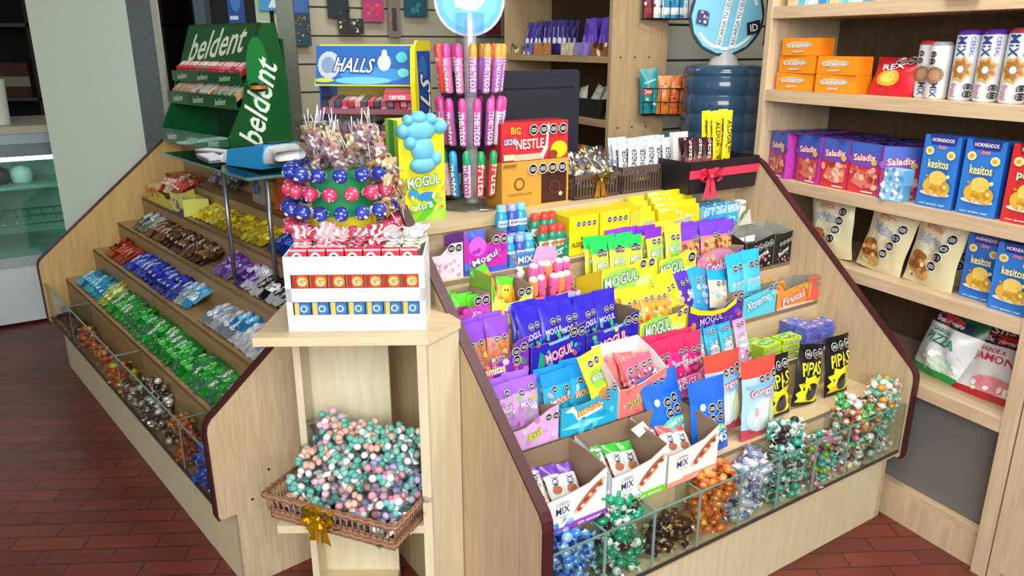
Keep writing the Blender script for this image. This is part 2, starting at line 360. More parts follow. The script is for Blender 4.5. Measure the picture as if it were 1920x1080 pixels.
# ---------------------------------------------------------------- the two stepped displays
TR = {5: (.05, .475), 4: (.195, .605), 3: (.33, .725), 2: (.465, .84), 1: (.6, .955)}
def unit(name, F, x0, x1, ctop, cfront, depth, topz, panelm, label, shelfm, trimm, divs, cut=None):
    rt = empty(name, F.at(0, 0, 0), label, 'display stand'); P = rt
    prof = [(-.055, .275), (-.057, .55), (-.053, .572), (-.042, .588), (.64, topz-.012), (.665, topz), (depth, topz), (depth, 0), (.0, 0), (.0, .262), (-.045, .262)]
    full = prof
    for x in (x0, x1-.025):
        prof = full; dend = depth; zend = topz
        if cut and x > 0-.1: prof = full[:4]+[(.46, .588+.502*(topz-.6)/.682), (.46, 0)]+full[8:]; dend = None
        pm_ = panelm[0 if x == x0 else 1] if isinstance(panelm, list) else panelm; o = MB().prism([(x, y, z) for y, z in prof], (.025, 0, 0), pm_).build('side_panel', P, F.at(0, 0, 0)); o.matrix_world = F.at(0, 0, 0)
        e = [(-.05, .262), (-.055, .275), (-.057, .55), (-.053, .572), (-.042, .588), (.64, topz-.012), (.665, topz), (depth, topz)]; n = []
        if dend is None: e = e[:5]+[(.46, .588+.502*(topz-.6)/.682)]
        for i, (a, b_) in enumerate(e):
            p, q = e[max(0, i-1)], e[min(len(e)-1, i+1)]; dx, dz = q[0]-p[0], q[1]-p[1]; l = math.hypot(dx, dz); n.append((a-dz/l*.006, b_+dx/l*.006))
        mb = MB()
        for i in range(len(e)-1): mb.prism([(x-.002, *e[i]), (x-.002, *e[i+1]), (x-.002, *n[i+1]), (x-.002, *n[i])], (.029, 0, 0), trimm)
        o = mb.build('edge_trim', P); o.matrix_world = F.at(0, 0, 0)
    a, b_ = x0+.025, x1-.025
    def part(nm, mb):
        o = mb.build(nm, P); o.matrix_world = F.at(0, 0, 0); return o
    part('plinth', MB().box(a, b_, .0, .02, 0, .272, PLINTH))
    part('tray_floor', MB().box(a, b_, -.045, .05, .272, .285, shelfm))
    lev = [(.05, .285)]+[TR[k] for k in (5, 4, 3, 2, 1)]+[(cfront, ctop-.03)]
    B = b_
    for i, k in enumerate((5, 4, 3, 2, 1)):
        b_ = cut if (cut and k < 3) else B
        y, z = TR[k]; z0 = lev[i][1]; y1 = lev[i+2][0]
        part('step', MB().box(a, b_, y, y+.016, z0-(0 if i else .0), z, shelfm).box(a, b_, y, y1+.016, z-.016, z-.0002, shelfm))
    part('step_riser', MB().box(a, b_, cfront+.02, cfront+.036, .955, ctop-.03, shelfm))
    part('counter_board', MB().box(a, b_, cfront, depth, ctop-.03, ctop, shelfm))
    part('back_panel', MB().box(a, b_, depth-.02, depth-.002, .0, ctop-.03, pm_))
    b_ = B
    g = part('glass_front', MB().box(a, b_, -.048, -.043, .287, .463, GLASS).box(a, b_, -.0485, -.0425, .463, .466, GEDGE).box(a, b_, -.05, -.041, .285, .289, M('#3a3530', .5)))
    for x in divs: part('glass_divider', MB().box(x-.0025, x+.0025, -.0425, .049, .287, .463, GLASS).box(x-.003, x+.003, -.0425, .049, .463, .4655, GEDGE).box(x-.004, x+.004, -.0425, -.040, .287, .463, GED2))
    return rt
DIV = [-1.288, -1.123, -.958, -.792, -.627, -.459, -.294, -.128]
unit('stepped_display', RF, -1.49, .03, 1.095, .73, 1.02, 1.19, wood('#bda583', '#d0ba98', (1.5, 34, 2.2)), 'stepped maple counter display for packets with glass bins along its front', WDx, TRIM, DIV)
LPAN = [wood('#b8975e', '#c8a972', (1.5, 30, 2)), wood('#c4ae8a', '#d8c5a2', (1.5, 34, 2.2))]  # far panel's browner wood paints in its dimmer light; near panel stays maple
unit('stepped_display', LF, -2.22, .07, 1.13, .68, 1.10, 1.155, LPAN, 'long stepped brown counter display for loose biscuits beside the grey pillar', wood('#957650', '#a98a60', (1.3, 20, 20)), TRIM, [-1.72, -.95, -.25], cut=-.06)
lu = [o for o in bpy.data.objects if o.name == 'stepped_display.001'][0]
mb = MB()
for y, z in ((.109, .372), (.05, .292), (.095, .285)): mb.lathe([(.004, 0), (.004, .0015)], M('#1c1410', .6), 10, T=Matrix.Translation((.07, y, z)) @ Matrix.Rotation(math.pi/2, 4, 'Y'))
o = mb.build('screw_hole', lu); o.matrix_world = LF.at(0, 0, 0)
# ---------------------------------------------------------------- tall shelves on the right
c = empty('shelf_cabinet', CF.at(0, 0, 0), 'tall maple shelf cabinet with biscuits and snacks at the right edge', 'shelf cabinet')
def cp(nm, mb, m=None):
    o = mb.build(nm, c); o.matrix_world = CF.at(0, 0, 0); return o
CW = wood('#c8ad8c', '#d8c0a0', (1.4, 22, 22)); CV = wood('#c8b08e', '#d9c4a4', (24, 24, 1.6)); INN = wood('#5e4836', '#705742', (22, 22, 1.6))  # INN: back panel wood darkened to carry the shade between the shelves
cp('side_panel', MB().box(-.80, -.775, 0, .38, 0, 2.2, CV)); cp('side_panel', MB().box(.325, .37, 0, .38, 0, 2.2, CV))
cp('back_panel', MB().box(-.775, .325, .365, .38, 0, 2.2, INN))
for z in (.53, .845, 1.11, 1.44, 1.74, 2.05): cp('shelf', MB().box(-.775, .325, .004, .365, z-.042, z, CW))
cp('base_board', MB().box(-.775, .325, .02, .04, 0, .11, CV)); cp('bottom_shelf', MB().box(-.775, .325, .02, .365, .11, .135, CW))
cp('filler_panel', MB().box(-.775, .325, .05, .06, .14, .487, M('#6c6a68', .7)))
c2 = empty('shelf_cabinet', CF.at(0, 0, 0), 'edge of the next maple cabinet at the extreme right', 'shelf cabinet')
for q, bx in (('side_panel', (.376, .41, 0, .38, 0, 2.2)), ('door', (.41, .95, .0, .02, .05, .62)), ('frame', (.41, .95, .02, .38, .0, 2.2))):
    o = MB().box(*bx, CV).build(q, c2); o.matrix_world = CF.at(0, 0, 0)
# ---------------------------------------------------------------- corner stand
s = empty('corner_stand', W_.at(-.4, 1.8, 0), 'small pale wood corner stand between the two stepped displays', 'stand')
def sp(nm, mb):
    o = mb.build(nm, s); o.matrix_world = W_.at(0, 0, 0); return o
top = [(-.606, 1.672), (-.197, 1.684), (-.128, 1.796), (-.275, 2.02), (-.42, 2.21), (-.60, 2.09)]
sp('top_board', MB().prism([(x, y, .928) for x, y in top][::-1], (0, 0, .022), M('#ccb58c'), WDx, CREAMX))
sp('side_board', MB().box(-.585, -.566, 1.90, 2.0, 0, .928, CREAM)); sp('side_board', MB().box(-.226, -.203, 1.69, 1.95, 0, .928, CREAM))
sp('back_board', MB().box(-.566, -.345, 1.985, 2.0, 0, .928, CREAM))
sp('shelf', MB().box(-.60, -.226, 1.688, 1.90, .408, .43, CREAMX).box(-.566, -.226, 1.90, 1.985, .408, .43, CREAMX)); sp('bottom_board', MB().box(-.566, -.345, 1.86, 1.985, .05, .07, CREAMX))
sp('corner_panel', MB().prism([(-.198, 1.69, 0), (-.198, 1.69, .928), (-.133, 1.793, .928), (-.133, 1.793, 0)][::-1], (-.012, .008, 0), CREAM, WD))
# ================================================================ goods on the right stepped display
def stepy(k): return TR[k][0]
def rtray(k, x0, x1, prof, hb, col, label, d=.12, dy=.006, dz=0, name='display_tray', **kw):
    w_ = x1-x0-.003
    return place(opentray(w_, d, prof, hb, col, **kw), name, RF, (x0+x1)/2, TR[k][0]+dy, TR[k][1]+dz+.0005, label, 'display box')
_pc = {}
def packs(k, xs, ys, maker, label, group, z=.004, rx=-.2, jit=.02, name='sweet_packet', F=RF, y0=None, z0=None, cat='packet', seed=1):
    rg = random.Random(seed); out = []; variants = [maker(i).mesh(name) for i in range(2)]
    for y in ys:
        for x in xs:
            o = bpy.data.objects.new(name, variants[len(out) % 2]); COL.objects.link(o)
            o.matrix_world = F.at(x, (TR[k][0] if y0 is None else y0)+y, (TR[k][1] if z0 is None else z0)+z+rg.uniform(0, jit*.4), rg.uniform(-jit, jit)*3, rx+rg.uniform(-jit, jit), rg.uniform(-jit, jit)*2)
            tag(o, label, cat, group if len(xs)*len(ys) > 1 else None); out.append(o)
    return out
def prof_r(h, hr, s0=.62): return [(0, h), (s0-.12, h), (s0, h+(hr-h)*.45), (.74, hr), (1, hr)]   # raised corner that carries the warning stamps
O2 = lambda y=.85, x=.74, dx=.16: ((x, y), (x+dx, y))
def O4(y=.86, x=.42, dx=.16): return tuple((x+dx*i, y) for i in range(4))
# --- step 1 (top)
rtray(1, -1.445, -1.302, prof_r(.075, .105, .6), .06, '#f1dbe8', 'pale pink display tray with two black stamps at the left end of the top step', dy=.012, side='#f3e7ee', prints=G('jelly', '#e27fae', '#ffffff', (.3, .4, .42, .3), 6, ['#efa9cb', '#f7c9de', '#e88fb8', '#fff'], (.05, .05, .9, .5), 18, 3, .05, O2(.87, .72, .17), .08))
rtray(1, -1.30, -1.149, [(0, .135), (.1, .098), (.3, .085), (.6, .09), (.8, .112), (1, .118)], .10, '#c02fae', 'magenta and purple display tray with a pointed left corner on the top step', side='#7a35b8', dy=.012,
      prints=G('Mogul', '#fff', '#8a1e9a', (.46, .33, .6, .2), 18, ['#7a35b8', '#e24fc4', '#a02cc0'], (.06, .2, .94, .55), 8, 5, .06, O2(.73, .72, .18), .085, pre=[('r', 0, 0, 1, .12, '#3c5bd0'), ('e', .3, .62, .2, .22, '#e060d0'), ('p', [(0, .12), (.5, .12), (.2, .24), (0, .3)], '#4b79e4')]))
packs(1, [-1.25, -1.21], [.06], lambda i: pouch(.05, .11, .016, '#b23ac8', topcol='#4c62d8', topf=.35, seed=i), 'small purple and blue packet in the magenta tray on the top step', 'packets in the magenta tray')
def capmesh(cap): return MB().lathe([(.0145, .066), (.0145, .083), (.012, .086)], M(cap, .3), 14).mesh('cap')
def bottle(body, cap, lab):
    mb = MB(); mb.lathe([(.017, 0), (.019, .004), (.019, .055), (.013, .066)], M(body, .2), 14); mb
    mb.cap = capmesh(cap)
    prt(mb, Surf(lambda s, t, d: Vector(((.019+d)*math.sin((s-.5)*2.4), -(.019+d)*math.cos((s-.5)*2.4), .006+t*.05)), .045, .05, True), lab); return mb
bl = [bottle('#2f9cc8', '#7cc6ea', [('r', .1, .3, .9, .7, '#c8e8f6'), ('t', 'mint', .5, .5, .6, .2, '#24509a')]), bottle('#3d55b0', '#9aa8e8', [('r', .1, .3, .9, .7, '#d8d4f2'), ('t', 'gum', .5, .5, .6, .2, '#3d2a8a')])]
gr = bottle('#2c8a6c', '#d8483e', [('r', .08, .25, .92, .72, '#eaf6ee'), ('e', .5, .5, .25, .2, '#e26a4a'), ('b', .1, .3, .9, .7, ['#3aa878', '#f0d060', '#fff'], 8, 3, .1)])
rtray(1, -1.142, -1.03, [(0, .042), (1, .042)], .03, '#3f86cc', 'low blue tray of gum tubs beside the magenta tray', d=.11, dy=.012, prints=G('MIX', '#fff', '#2455a0', (.5, .5, .5, .5), 0, ['#7cc6ea', '#e8823c', '#fff'], (.05, .1, .95, .9), 12, 4, .06, ()))
rtray(1, -1.028, -.915, [(0, .03), (.2, .045), (.8, .045), (1, .07)], .12, '#24806a', 'green tray holding small tubs with red caps on the top step', d=.115, dy=.012, inner='#8d8a82', prints=G('menta', '#eafff2', '#0f5a44', (.45, .35, .6, .3), 8, ['#5ac08a', '#fff'], (.05, .1, .95, .6), 10, 6, .05, ()))
for (pr, xs, lb, gp) in ((bl, [-1.122, -1.083, -1.05], 'blue capped gum tub standing in the low blue tray', 'blue gum tubs'), ([gr], [-1.00, -.963, -.935], 'green gum tub with a red cap in the green tray', 'green gum tubs with red caps')):
    ms = [b_.mesh('gum_tub') for b_ in pr]; made = []
    for yy in (.035, .078):
        for i, x in enumerate(xs):
            if xs[0] < -1.1: 
                for up in (0, .088) if yy > .05 else (0,):
                    o = bpy.data.objects.new('gum_tub', ms[i % len(ms)]); COL.objects.link(o); cc_ = bpy.data.objects.new('cap', pr[i % len(pr)].cap); COL.objects.link(cc_); cc_.parent = o; o.matrix_world = RF.at(x, .612+yy, .96+up+.001, 0); tag(o, lb, 'gum tub', gp)
            else:
                o = bpy.data.objects.new('gum_tub', ms[i % len(ms)]); COL.objects.link(o); cc_ = bpy.data.objects.new('cap', pr[i % len(pr)].cap); COL.objects.link(cc_); cc_.parent = o; o.matrix_world = RF.at(x, .612+yy, .9595+(.02 if yy < .05 else .05), 0, .12 if yy < .05 else .1); tag(o, lb, 'gum tub', gp)
def yb(w_, seed, txt='ALDOR'): return G(txt, '#3a2a10', None, (.3, .28, .42, .13), 0, ['#4a2616', '#e8e0c0', '#6a3a20'], (.42, .08, .95, .45), 9, seed, .055, O4(.8, .3, .17), .068)
for i, (x0, x1, h) in enumerate(((-.912, -.79, .128), (-.786, -.655, .128))):
    place(carton('c', x1-x0-.003, .10, h, '#f2dc1e', front=yb(.12, i), top=[('r', .05, .1, .95, .9, '#e8c818')], side='#e0c41a'), 'chocolate_box', RF, (x0+x1)/2, .62, .956, ('yellow box with a row of four stamps, nearest the green tubs on the top step', 'yellow box with a row of four stamps, second along the top step')[i], 'box')
for i in range(5):
    place(carton('c', .0085, .105, .128+.001*i, '#dcc416', front=[('r', .2, .1, .8, .9, '#f6e860')], side='#e6cc10'), 'chocolate_bar_box', RF, -.649+i*.0105, .62+.001*i, .956, 'thin yellow slab box standing on edge between the larger yellow boxes', 'box', group='thin yellow slabs on edge')
for i in range(4):
    place(carton('c', .068, .014, .085, '#f4e428', front=G('Limon' if i == 0 else None, '#9c8a10', '#fffbd0', (.5, .62, .7, .2), 6, ['#dfe87a', '#fff4a0'], (.1, .1, .9, .9), 6, i, .08, ()), side='#e6d21a'), 'yellow_packet', RF, -.565-.001*i, .605+.018*i+.02, .956+.016*i+.018, ('frontmost', 'second', 'third', 'rear')[i]+' slim yellow box in the leaning row on the top step', 'box', rx=-.12)
for i in range(4):
    place(carton('c', .20, .014, .09, '#dcca1a', front=G('Lemonet' if i == 0 else None, '#8a8f2a', '#ffffff', (.55, .45, .5, .24), 8, ['#e4ee9a', '#f8f8d0', '#c8d84a'], (.05, .1, .95, .9), 12, 7, .045, ((.14, .2), (.24, .2)), .04, pre=[('r', .0, .86, .25, 1, '#e9e08a'), ('p', [(0, 0), (.2, 0), (.0, .5)], '#f6f4b8')]), side='#e2cf18'), 'long_yellow_box', RF, -.415, .605+.018*i+.02, .956+.016*i+.018, ('frontmost', 'second', 'third', 'rear')[i]+' long yellow box in the leaning row on the top step', 'box', rx=-.12)
for i in range(3):
    for j in range(3):
        place(carton('c', .058, .03, .078, '#27b4dc', front=[('r', 0, .62, 1, 1, '#9fd4f0'), ('t', 'ice', .5, .35, .6, .3, '#dff6ff', 0), ('b', 0, .6, 1, 1, ['#6a86c8', '#dff', '#4a9ad8'], 8, i, .09)], top=[('b', .05, .1, .95, .9, ['#6f8fce', '#cfe6f8', '#4a6ab8'], 8, j, .12)], side='#7fc4e8'), 'blue_box', RF, -.282+.062*i, .615+.034*j, .956+.012, 'small light blue box stacked in the block at the right of the top step', 'box', group='light blue boxes on the top step')
place(carton('c', .03, .03, .095, '#e8e4d8', front=[('o', .3, .85, .16), ('o', .7, .85, .16), ('b', .1, .05, .9, .6, ['#c06a3a', '#4a9a5a', '#e0b050'], 8, 2, .2)]), 'small_box', RF, -.096, .62, .956, 'narrow white box with black stamps at the right end of the top step', 'box')
# --- step 2
rtray(2, -1.445, -1.298, [(0, .05), (.45, .055), (.62, .07), (.8, .1), (1, .104)], .09, '#c84fc0', 'pink and lime display tray at the left end of the second step', dy=.006, side='#a8c840',
      prints=G('Sandia', '#f8d8f4', '#d060c4', (.55, .4, .5, .2), 22, ['#e080d4', '#d44cb8', '#b83aa8'], (.1, .35, 1, .7), 9, 2, .06, O2(.84, .72, .17), .085, pre=[('r', 0, 0, 1, .26, '#b6c85a')]))
packs(2, [-1.41, -1.37, -1.33], [.04, .07], lambda i: pouch(.05, .085, .014, '#9c3a78', topcol='#5ad02c', topf=.45, seed=i), 'small sweet packet with a bright green top in the pink and lime tray', 'packets in the pink and lime tray', rx=-.25, jit=.06)
rtray(2, -1.295, -1.152, [(0, .15), (.12, .085), (.35, .062), (.65, .062), (.82, .085), (1, .1)], .10, '#dfe36a', 'yellow-green display tray with a tall left spike on the second step', side='#5a9a30', leftp=[('r', 0, 0, 1, 1, '#7db038')],
      prints=G('Mogul', '#d84aa8', '#ffffff', (.5, .24, .42, .13), 6, ['#c6dc4a', '#f2f09a', '#e8e840'], (.05, .05, .95, .5), 8, 8, .07, O2(.58, .7, .17), .08, pre=[('p', [(.01, .95), (.09, .62), (.02, .45)], '#5fae3a')]))
for i, (dx, dz) in enumerate(((0, .035), (.035, .01), (-.02, .07))):
    place(pouch(.06, .085, .018, '#f0a830', [('e', .5, .5, .3, .25, '#e8d040'), ('e', .42, .55, .05, .04, '#5a2a10'), ('e', .58, .55, .05, .04, '#5a2a10')] if i == 0 else [], topcol='#58c42c', topf=.3, seed=i), 'gummy_packet', RF, -1.225+dx, .51+.02*i, .845+dz, ('largest', 'lowest', 'hindmost')[i]+' orange and green sweet packet in the spiked yellow-green tray', 'packet', ry=.2-.3*i, rx=-.2)
# pink cones with lollies
ct = rtray(2, -1.148, -.975, [(0, .04), (.25, .05), (.5, .058), (.75, .062), (1, .05)], .05, '#ec86c0', 'pink display tray of paper cones on the second step', side='#e86a8c', d=.11, dy=.004, prints=G('Candy', '#fff', '#e060a8', (.38, .5, .36, .3), 8, ['#f2a8d4', '#c4b8f0', '#f8d0e6'], (.05, .1, .95, .9), 12, 3, .06, (), pre=[('e', .75, .55, .22, .35, '#b9b8e8'), ('t', 'marsh', .75, .6, .3, .2, '#e8d89a', -6), ('r', 0, 0, .2, 1, '#ea6a86')]))
place(MB().prism([(0, 0, 0), (.11, 0, 0), (.11, 0, .03), (.1, 0, .16), (.03, 0, .17), (0, 0, .10)][::1], (0, .003, 0), M('#f0a0d0', .5), M('#d8c4d4', .6)), 'display_header', RF, -1.075, .595, .842, 'pink card header standing behind the paper cones', 'display card', rx=-.05)
cone = MB(); cone.lathe([(.004, 0), (.017, .085), (.014, .10)], M('#ee5f9c', .35), 10)
for i in range(10): a = i*2.4; r_ = .006+.011*(.15+.08*i); cone.ell((math.cos(a)*(r_+.001), math.sin(a)*(r_+.001), .02+.007*i), (.003, .003, .003), M('#5a1230'), 6, 4)
cone.ell((0, 0, .10), (.016, .014, .012), M('#f3c6da', .4), 8, 6); cm = cone.mesh('paper_cone')
cone2 = MB().lathe([(.004, 0), (.017, .085), (.014, .10)], M('#f08a5a', .35), 10).ell((0, 0, .10), (.016, .014, .012), M('#f2e4c0', .4), 8, 6)
for i in range(8):
    a = i*2.4; cone2.ell((math.cos(a)*(.007+.001*i), math.sin(a)*(.007+.001*i), .02+.008*i), (.003, .003, .003), M('#4a1530'), 6, 4)
cm2 = cone2.mesh('paper_cone'); rg = random.Random(4)
for j in range(2):
    for i in range(5):
        o = bpy.data.objects.new('paper_cone', cm if (i+j) % 3 else cm2); COL.objects.link(o); o.matrix_world = RF.at(-1.125+.031*i+.01*j, .5+.035*j, .846+.03*j, rg.uniform(0, 6), rg.uniform(-.1, .05), rg.uniform(-.1, .1)); tag(o, 'spotted pink paper cone of sweets standing in the pink tray', 'sweet cone', 'pink paper cones')
lolm = MB().tube([(0, 0, 0), (0, 0, .07)], .0015, M('#f0f0f0')).ell((0, 0, .08), (.013, .011, .014), M('#e8b8d0', .25), 8, 6); lolm.add([(0, 0, .09), (.014, 0, .105), (0, .01, .106), (-.014, 0, .105)], [(0, 1, 2), (0, 2, 3)], M('#d8e8c8', .2)); lm = [lolm.mesh('lollipop')]
lolm = MB().tube([(0, 0, 0), (0, 0, .07)], .0015, M('#f0f0f0')).ell((0, 0, .08), (.013, .011, .014), M('#c8e0a8', .25), 8, 6); lm.append(lolm.mesh('lollipop'))
for i in range(9):
    o = bpy.data.objects.new('lollipop', lm[i % 2]); COL.objects.link(o); o.matrix_world = RF.at(-1.13+.019*i, .565+.004*(i % 3), .862+.006*(i % 2), 0, -.1, rg.uniform(-.2, .2)); tag(o, 'small wrapped lollipop rising behind the pink paper cones', 'lollipop', 'small lollipops behind the cones')
def mogulY(seed, oc=((.8, .5), (.94, .5)), r=.05, tp=(.34, .55, .58, .3)): return G('MOGUL', '#ffffff', '#1f8a4a', tp, 7, ['#cfe04a', '#f2a23a', '#a8d060', '#e9e36a', '#7cc84a'], (.02, .03, .98, .3), 14, seed, .045, oc, r, pre=[('r', .0, .0, 1, .12, '#f2dc20'), ('e', .35, .5, .34, .36, '#9ed65a'), ('e', .78, .3, .18, .22, '#d6f09a')])
YP = lambda i: pouch(.072, .135, .02, '#efe33a', [('e', .5, .42, .36, .2, '#bfe05a'), ('t', 'MOGUL', .5, .44, .66, .14, '#fff', 5, '#2a8a4a'), ('e', .5, .72, .3, .08, '#17181a', 0), ('o', .36, .7, .13), ('o', .66, .7, .13), ('b', .15, .08, .85, .3, ['#e8842c', '#7cc23a', '#f4c430'], 9, i, .09)], topcol='#1fd05a', topf=.26, seed=i)
rtray(2, -.90, -.665, [(0, .105), (.55, .105), (.6, .118), (.98, .112), (1, .09)], .05, '#f0e63a', 'larger yellow display tray with white and green lettering on the second step', dy=.004, side='#e8dc28', prints=mogulY(3, ((.72, .86), (.87, .86)), .055), d=.125)
packs(2, [-.862, -.795, -.725], [.03, .07], YP, 'yellow sweet packet with a green top standing in the larger yellow tray', 'green topped packets', z=.05)
rtray(2, -.66, -.488, [(0, .10), (.5, .104), (.72, .118), (1, .108)], .05, '#f0e33a', 'smaller yellow display tray between the green-topped and the purple packets', dy=.004, side='#e8dc28', prints=mogulY(9, ((.84, .78),), .1, (.33, .55, .6, .34)))
packs(2, [-.625, -.545], [.035, .075], lambda i: pouch(.078, .15, .02, '#efe040', [('e', .5, .45, .38, .2, '#9ed65a'), ('t', 'MOGUL', .5, .45, .7, .13, '#fff', 5, '#2a7a4a'), ('o', .36, .7, .12), ('o', .64, .7, .12), ('b', .1, .08, .9, .3, ['#e8842c', '#7cc23a', '#c86ac8'], 9, i, .09)], topcol=('#7a2fc0', '#f0c93a')[i], topf=.22, seed=i), 'yellow sweet packet standing in the smaller yellow tray', 'packets in the smaller yellow tray', z=.045)
packs(2, [-.69], [.10], lambda i: pouch(.15, .10, .02, '#7d35c8', [('t', 'MOGUL', .5, .4, .6, .2, '#d8b8f0', 3)], seed=9), 'wide purple packet lying behind the yellow packets on the second step', None, z=.10, rx=-.5)
PC = lambda i: pouch(.10, .165, .026, '#c87a8c', [('e', .5, .5, .42, .18, '#d09a60'), ('b', .08, .36, .92, .62, ['#b8763c', '#e0b27a', '#8a4a26'], 12, i, .1), ('t', 'Cookies', .5, .3, .76, .14, '#fff6f0', 5, '#b0489a'), ('r', .05, .06, .95, .2, '#8a2fa8'), ('o', .62, .7, .09), ('o', .82, .72, .09)], topcol='#7440c8', topf=.28, seed=i)
packs(2, [-.44, -.345, -.27], [.05, .085], PC, 'purple topped cookie packet standing in the purple tray on the second step', 'purple topped cookie packets', z=.01)
rtray(2, -.485, -.255, [(0, .085), (.3, .095), (.6, .10), (.78, .075), (1, .095)], .07, '#9a3ab0', 'purple and pink display tray in front of the cookie packets on the second step', dy=.002, side='#7a2a9a', prints=G('Cookies', '#fff4f8', '#c04a9c', (.45, .42, .56, .42), 7, ['#d89aa0', '#c8683c', '#e4b890'], (.02, .25, .98, .8), 14, 5, .05, ((.86, .7), (.95, .7)), .035, pre=[('r', 0, 0, 1, .16, '#e7b8ea'), ('e', .4, .6, .42, .42, '#d88aa6')]))
blackp = lambda sd: G('Butter', '#f4f4f4', None, (.55, .38, .6, .14), 25, ['#e8e8e8', '#d8a0a8', '#b8b8c0', '#c8506a'], (.2, .05, .9, .45), 16, sd, .045, ((.35, .62), (.52, .66), (.7, .7), (.87, .74)), .08)
rtray(2, -.252, -.105, [(0, .10), (.3, .10), (1, .118)], .13, '#141418', 'left of two black display boxes at the right end of the second step', d=.13, dy=-.004, inner='#9a9a90', side='#101014', prints=blackp(3))
rtray(2, -.10, .0, [(0, .115), (.5, .112), (1, .118)], .13, '#15161c', 'right of two black display boxes, against the end panel of the second step', d=.13, dy=-.004, inner='#9a9a90', side='#101014', prints=blackp(8))
place(MB().prism([(0, 0, 0), (.07, 0, .0), (.062, 0, .055)], (0, .002, 0), M('#c9c7b8', .6)), 'box_flap', RF, -.165, .575, .972, 'raised pale cardboard flap over the left black box', 'cardboard flap', rx=-.1)
packs(2, [-.215, -.165], [.03], lambda i: pouch(.05, .10, .014, '#3a3550', [('e', .5, .5, .3, .2, '#e8e8e8')], topcol='#e4e0e8', seed=i), 'small dark packet in the left black box', 'dark packets in the black box', z=.006)
# --- step 3
PU = lambda i: pouch(.078, .15, .024, '#c88a6a', [('b', .08, .15, .92, .55, ['#e8963c', '#e86a4a', '#f0c060', '#d05a9a'], 18, i, .1), ('t', 'MOGUL', .4, .22, .6, .13, '#fff4d0', 3, '#8a3ab8'), ('o', .68, .62, .11), ('o', .3, .6, .1)], topcol='#8a4ad0', topf=.34, seed=i)
packs(3, [-1.39, -1.32], [.045, .08], PU, 'purple topped gummy packet in the first tray of the third step', 'packets in the purple tray', z=.02)
rtray(3, -1.43, -1.26, [(0, .07), (.4, .07), (.62, .08), (.78, .118), (1, .125)], .05, '#7a35b8', 'purple display tray at the left end of the third step', side='#6a2aa8', dy=.004, prints=G('gomitas', '#fff', '#e0883a', (.3, .38, .46, .24), 4, ['#e8963c', '#4a9a60', '#f0c8e0', '#e86a9a', '#c84ac0'], (.02, .15, .95, .55), 18, 6, .06, ((.74, .72), (.88, .8), (.74, .55)), .07))
def deep(sd): return G('MOGUL', '#f6c8d8', '#c84a78', (.5, .42, .5, .22), 12, ['#4aa8e0', '#f0e040', '#54c070', '#e8508a', '#3a48d0'], (.1, .15, .95, .8), 16, sd, .045, O2(.82, .76, .14), .065, pre=[('r', 0, 0, 1, .1, '#b6b4e6'), ('p', [(.1, .1), (.35, .3), (.15, .55)], '#1f9a80'), ('p', [(.3, .7), (.7, .78), (.68, .7), (.32, .64)], '#8ab8f0')])
DB = lambda i: pouch(.088, .15, .022, '#3328b8', [('t', 'MOGUL', .5, .42, .7, .12, '#e8e8ff', 8, '#6a4ad8'), ('o', .45, .6, .1), ('o', .7, .62, .1), ('b', .1, .1, .9, .4, ['#e8508a', '#4aa8e0', '#54c070'], 10, i, .08)], topcol='#2a1fc0', topf=.3, seed=i)
packs(3, [-1.20, -1.13, -1.07], [.05, .09], DB, 'deep blue gummy packet standing between the two blue trays on the third step', 'deep blue packets', z=.03, rx=-.28)
rtray(3, -1.255, -1.065, [(0, .09), (.5, .092), (.7, .1), (.85, .12), (1, .13)], .06, '#2a22b4', 'left deep blue display tray on the third step', dy=.002, side='#2418a0', prints=deep(3))
rtray(3, -1.062, -.862, [(0, .085), (.4, .09), (.7, .095), (.86, .118), (1, .125)], .115, '#2a22b4', 'right deep blue display tray, partly empty, on the third step', dy=.002, side='#1f1a70', inner='#85705e', prints=deep(7), d=.125)
packs(3, [-1.0, -.935], [.05], DB, 'deep blue gummy packet inside the partly empty blue tray', 'packets in the right blue tray', z=.03, rx=-.22)
rtray(3, -.858, -.662, [(0, .078), (.5, .082), (.8, .085), (1, .105)], .05, '#f0e63a', 'yellow display tray with green lettering on the third step', dy=.002, side='#e2d628', prints=mogulY(12, ((.82, .8), (.94, .84)), .05, (.36, .5, .52, .42)))
packs(3, [-.82, -.755, -.70], [.04, .08], lambda i: pouch(.075, .135, .02, '#f0a040', [('b', .08, .1, .92, .6, ['#f4c430', '#e8602c', '#8ac83a', '#fff0c0'], 16, i, .1), ('o', .3, .76, .1), ('o', .6, .78, .1)], topcol='#f2e030', topf=.2, seed=i), 'yellow and orange gummy packet in the yellow tray of the third step', 'yellow and orange packets', z=.02, rx=-.35)
rtray(3, -.658, -.405, [(0, .10), (.15, .08), (.4, .064), (.65, .066), (.85, .09), (1, .108)], .05, '#5c2fa4', 'purple display tray with a curved yellow rim on the third step', dy=.0, side='#e8d02a', prints=G('MOGUL', '#d8c8f6', '#3a1f8a', (.42, .34, .42, .24), 5, ['#3a50d8', '#e0508a', '#7a48c8', '#8ab0f0'], (.05, .1, .95, .45), 12, 4, .045, O2(.84, .84, .1), .05, post=[('e', .08, .22, .05, .16, '#e8884a'), ('p', [(0, .93), (.15, .74), (.4, .6), (.65, .61), (.85, .84), (.85, .66), (.65, .47), (.4, .46), (.15, .58), (0, .72)], '#f3dc28')]))
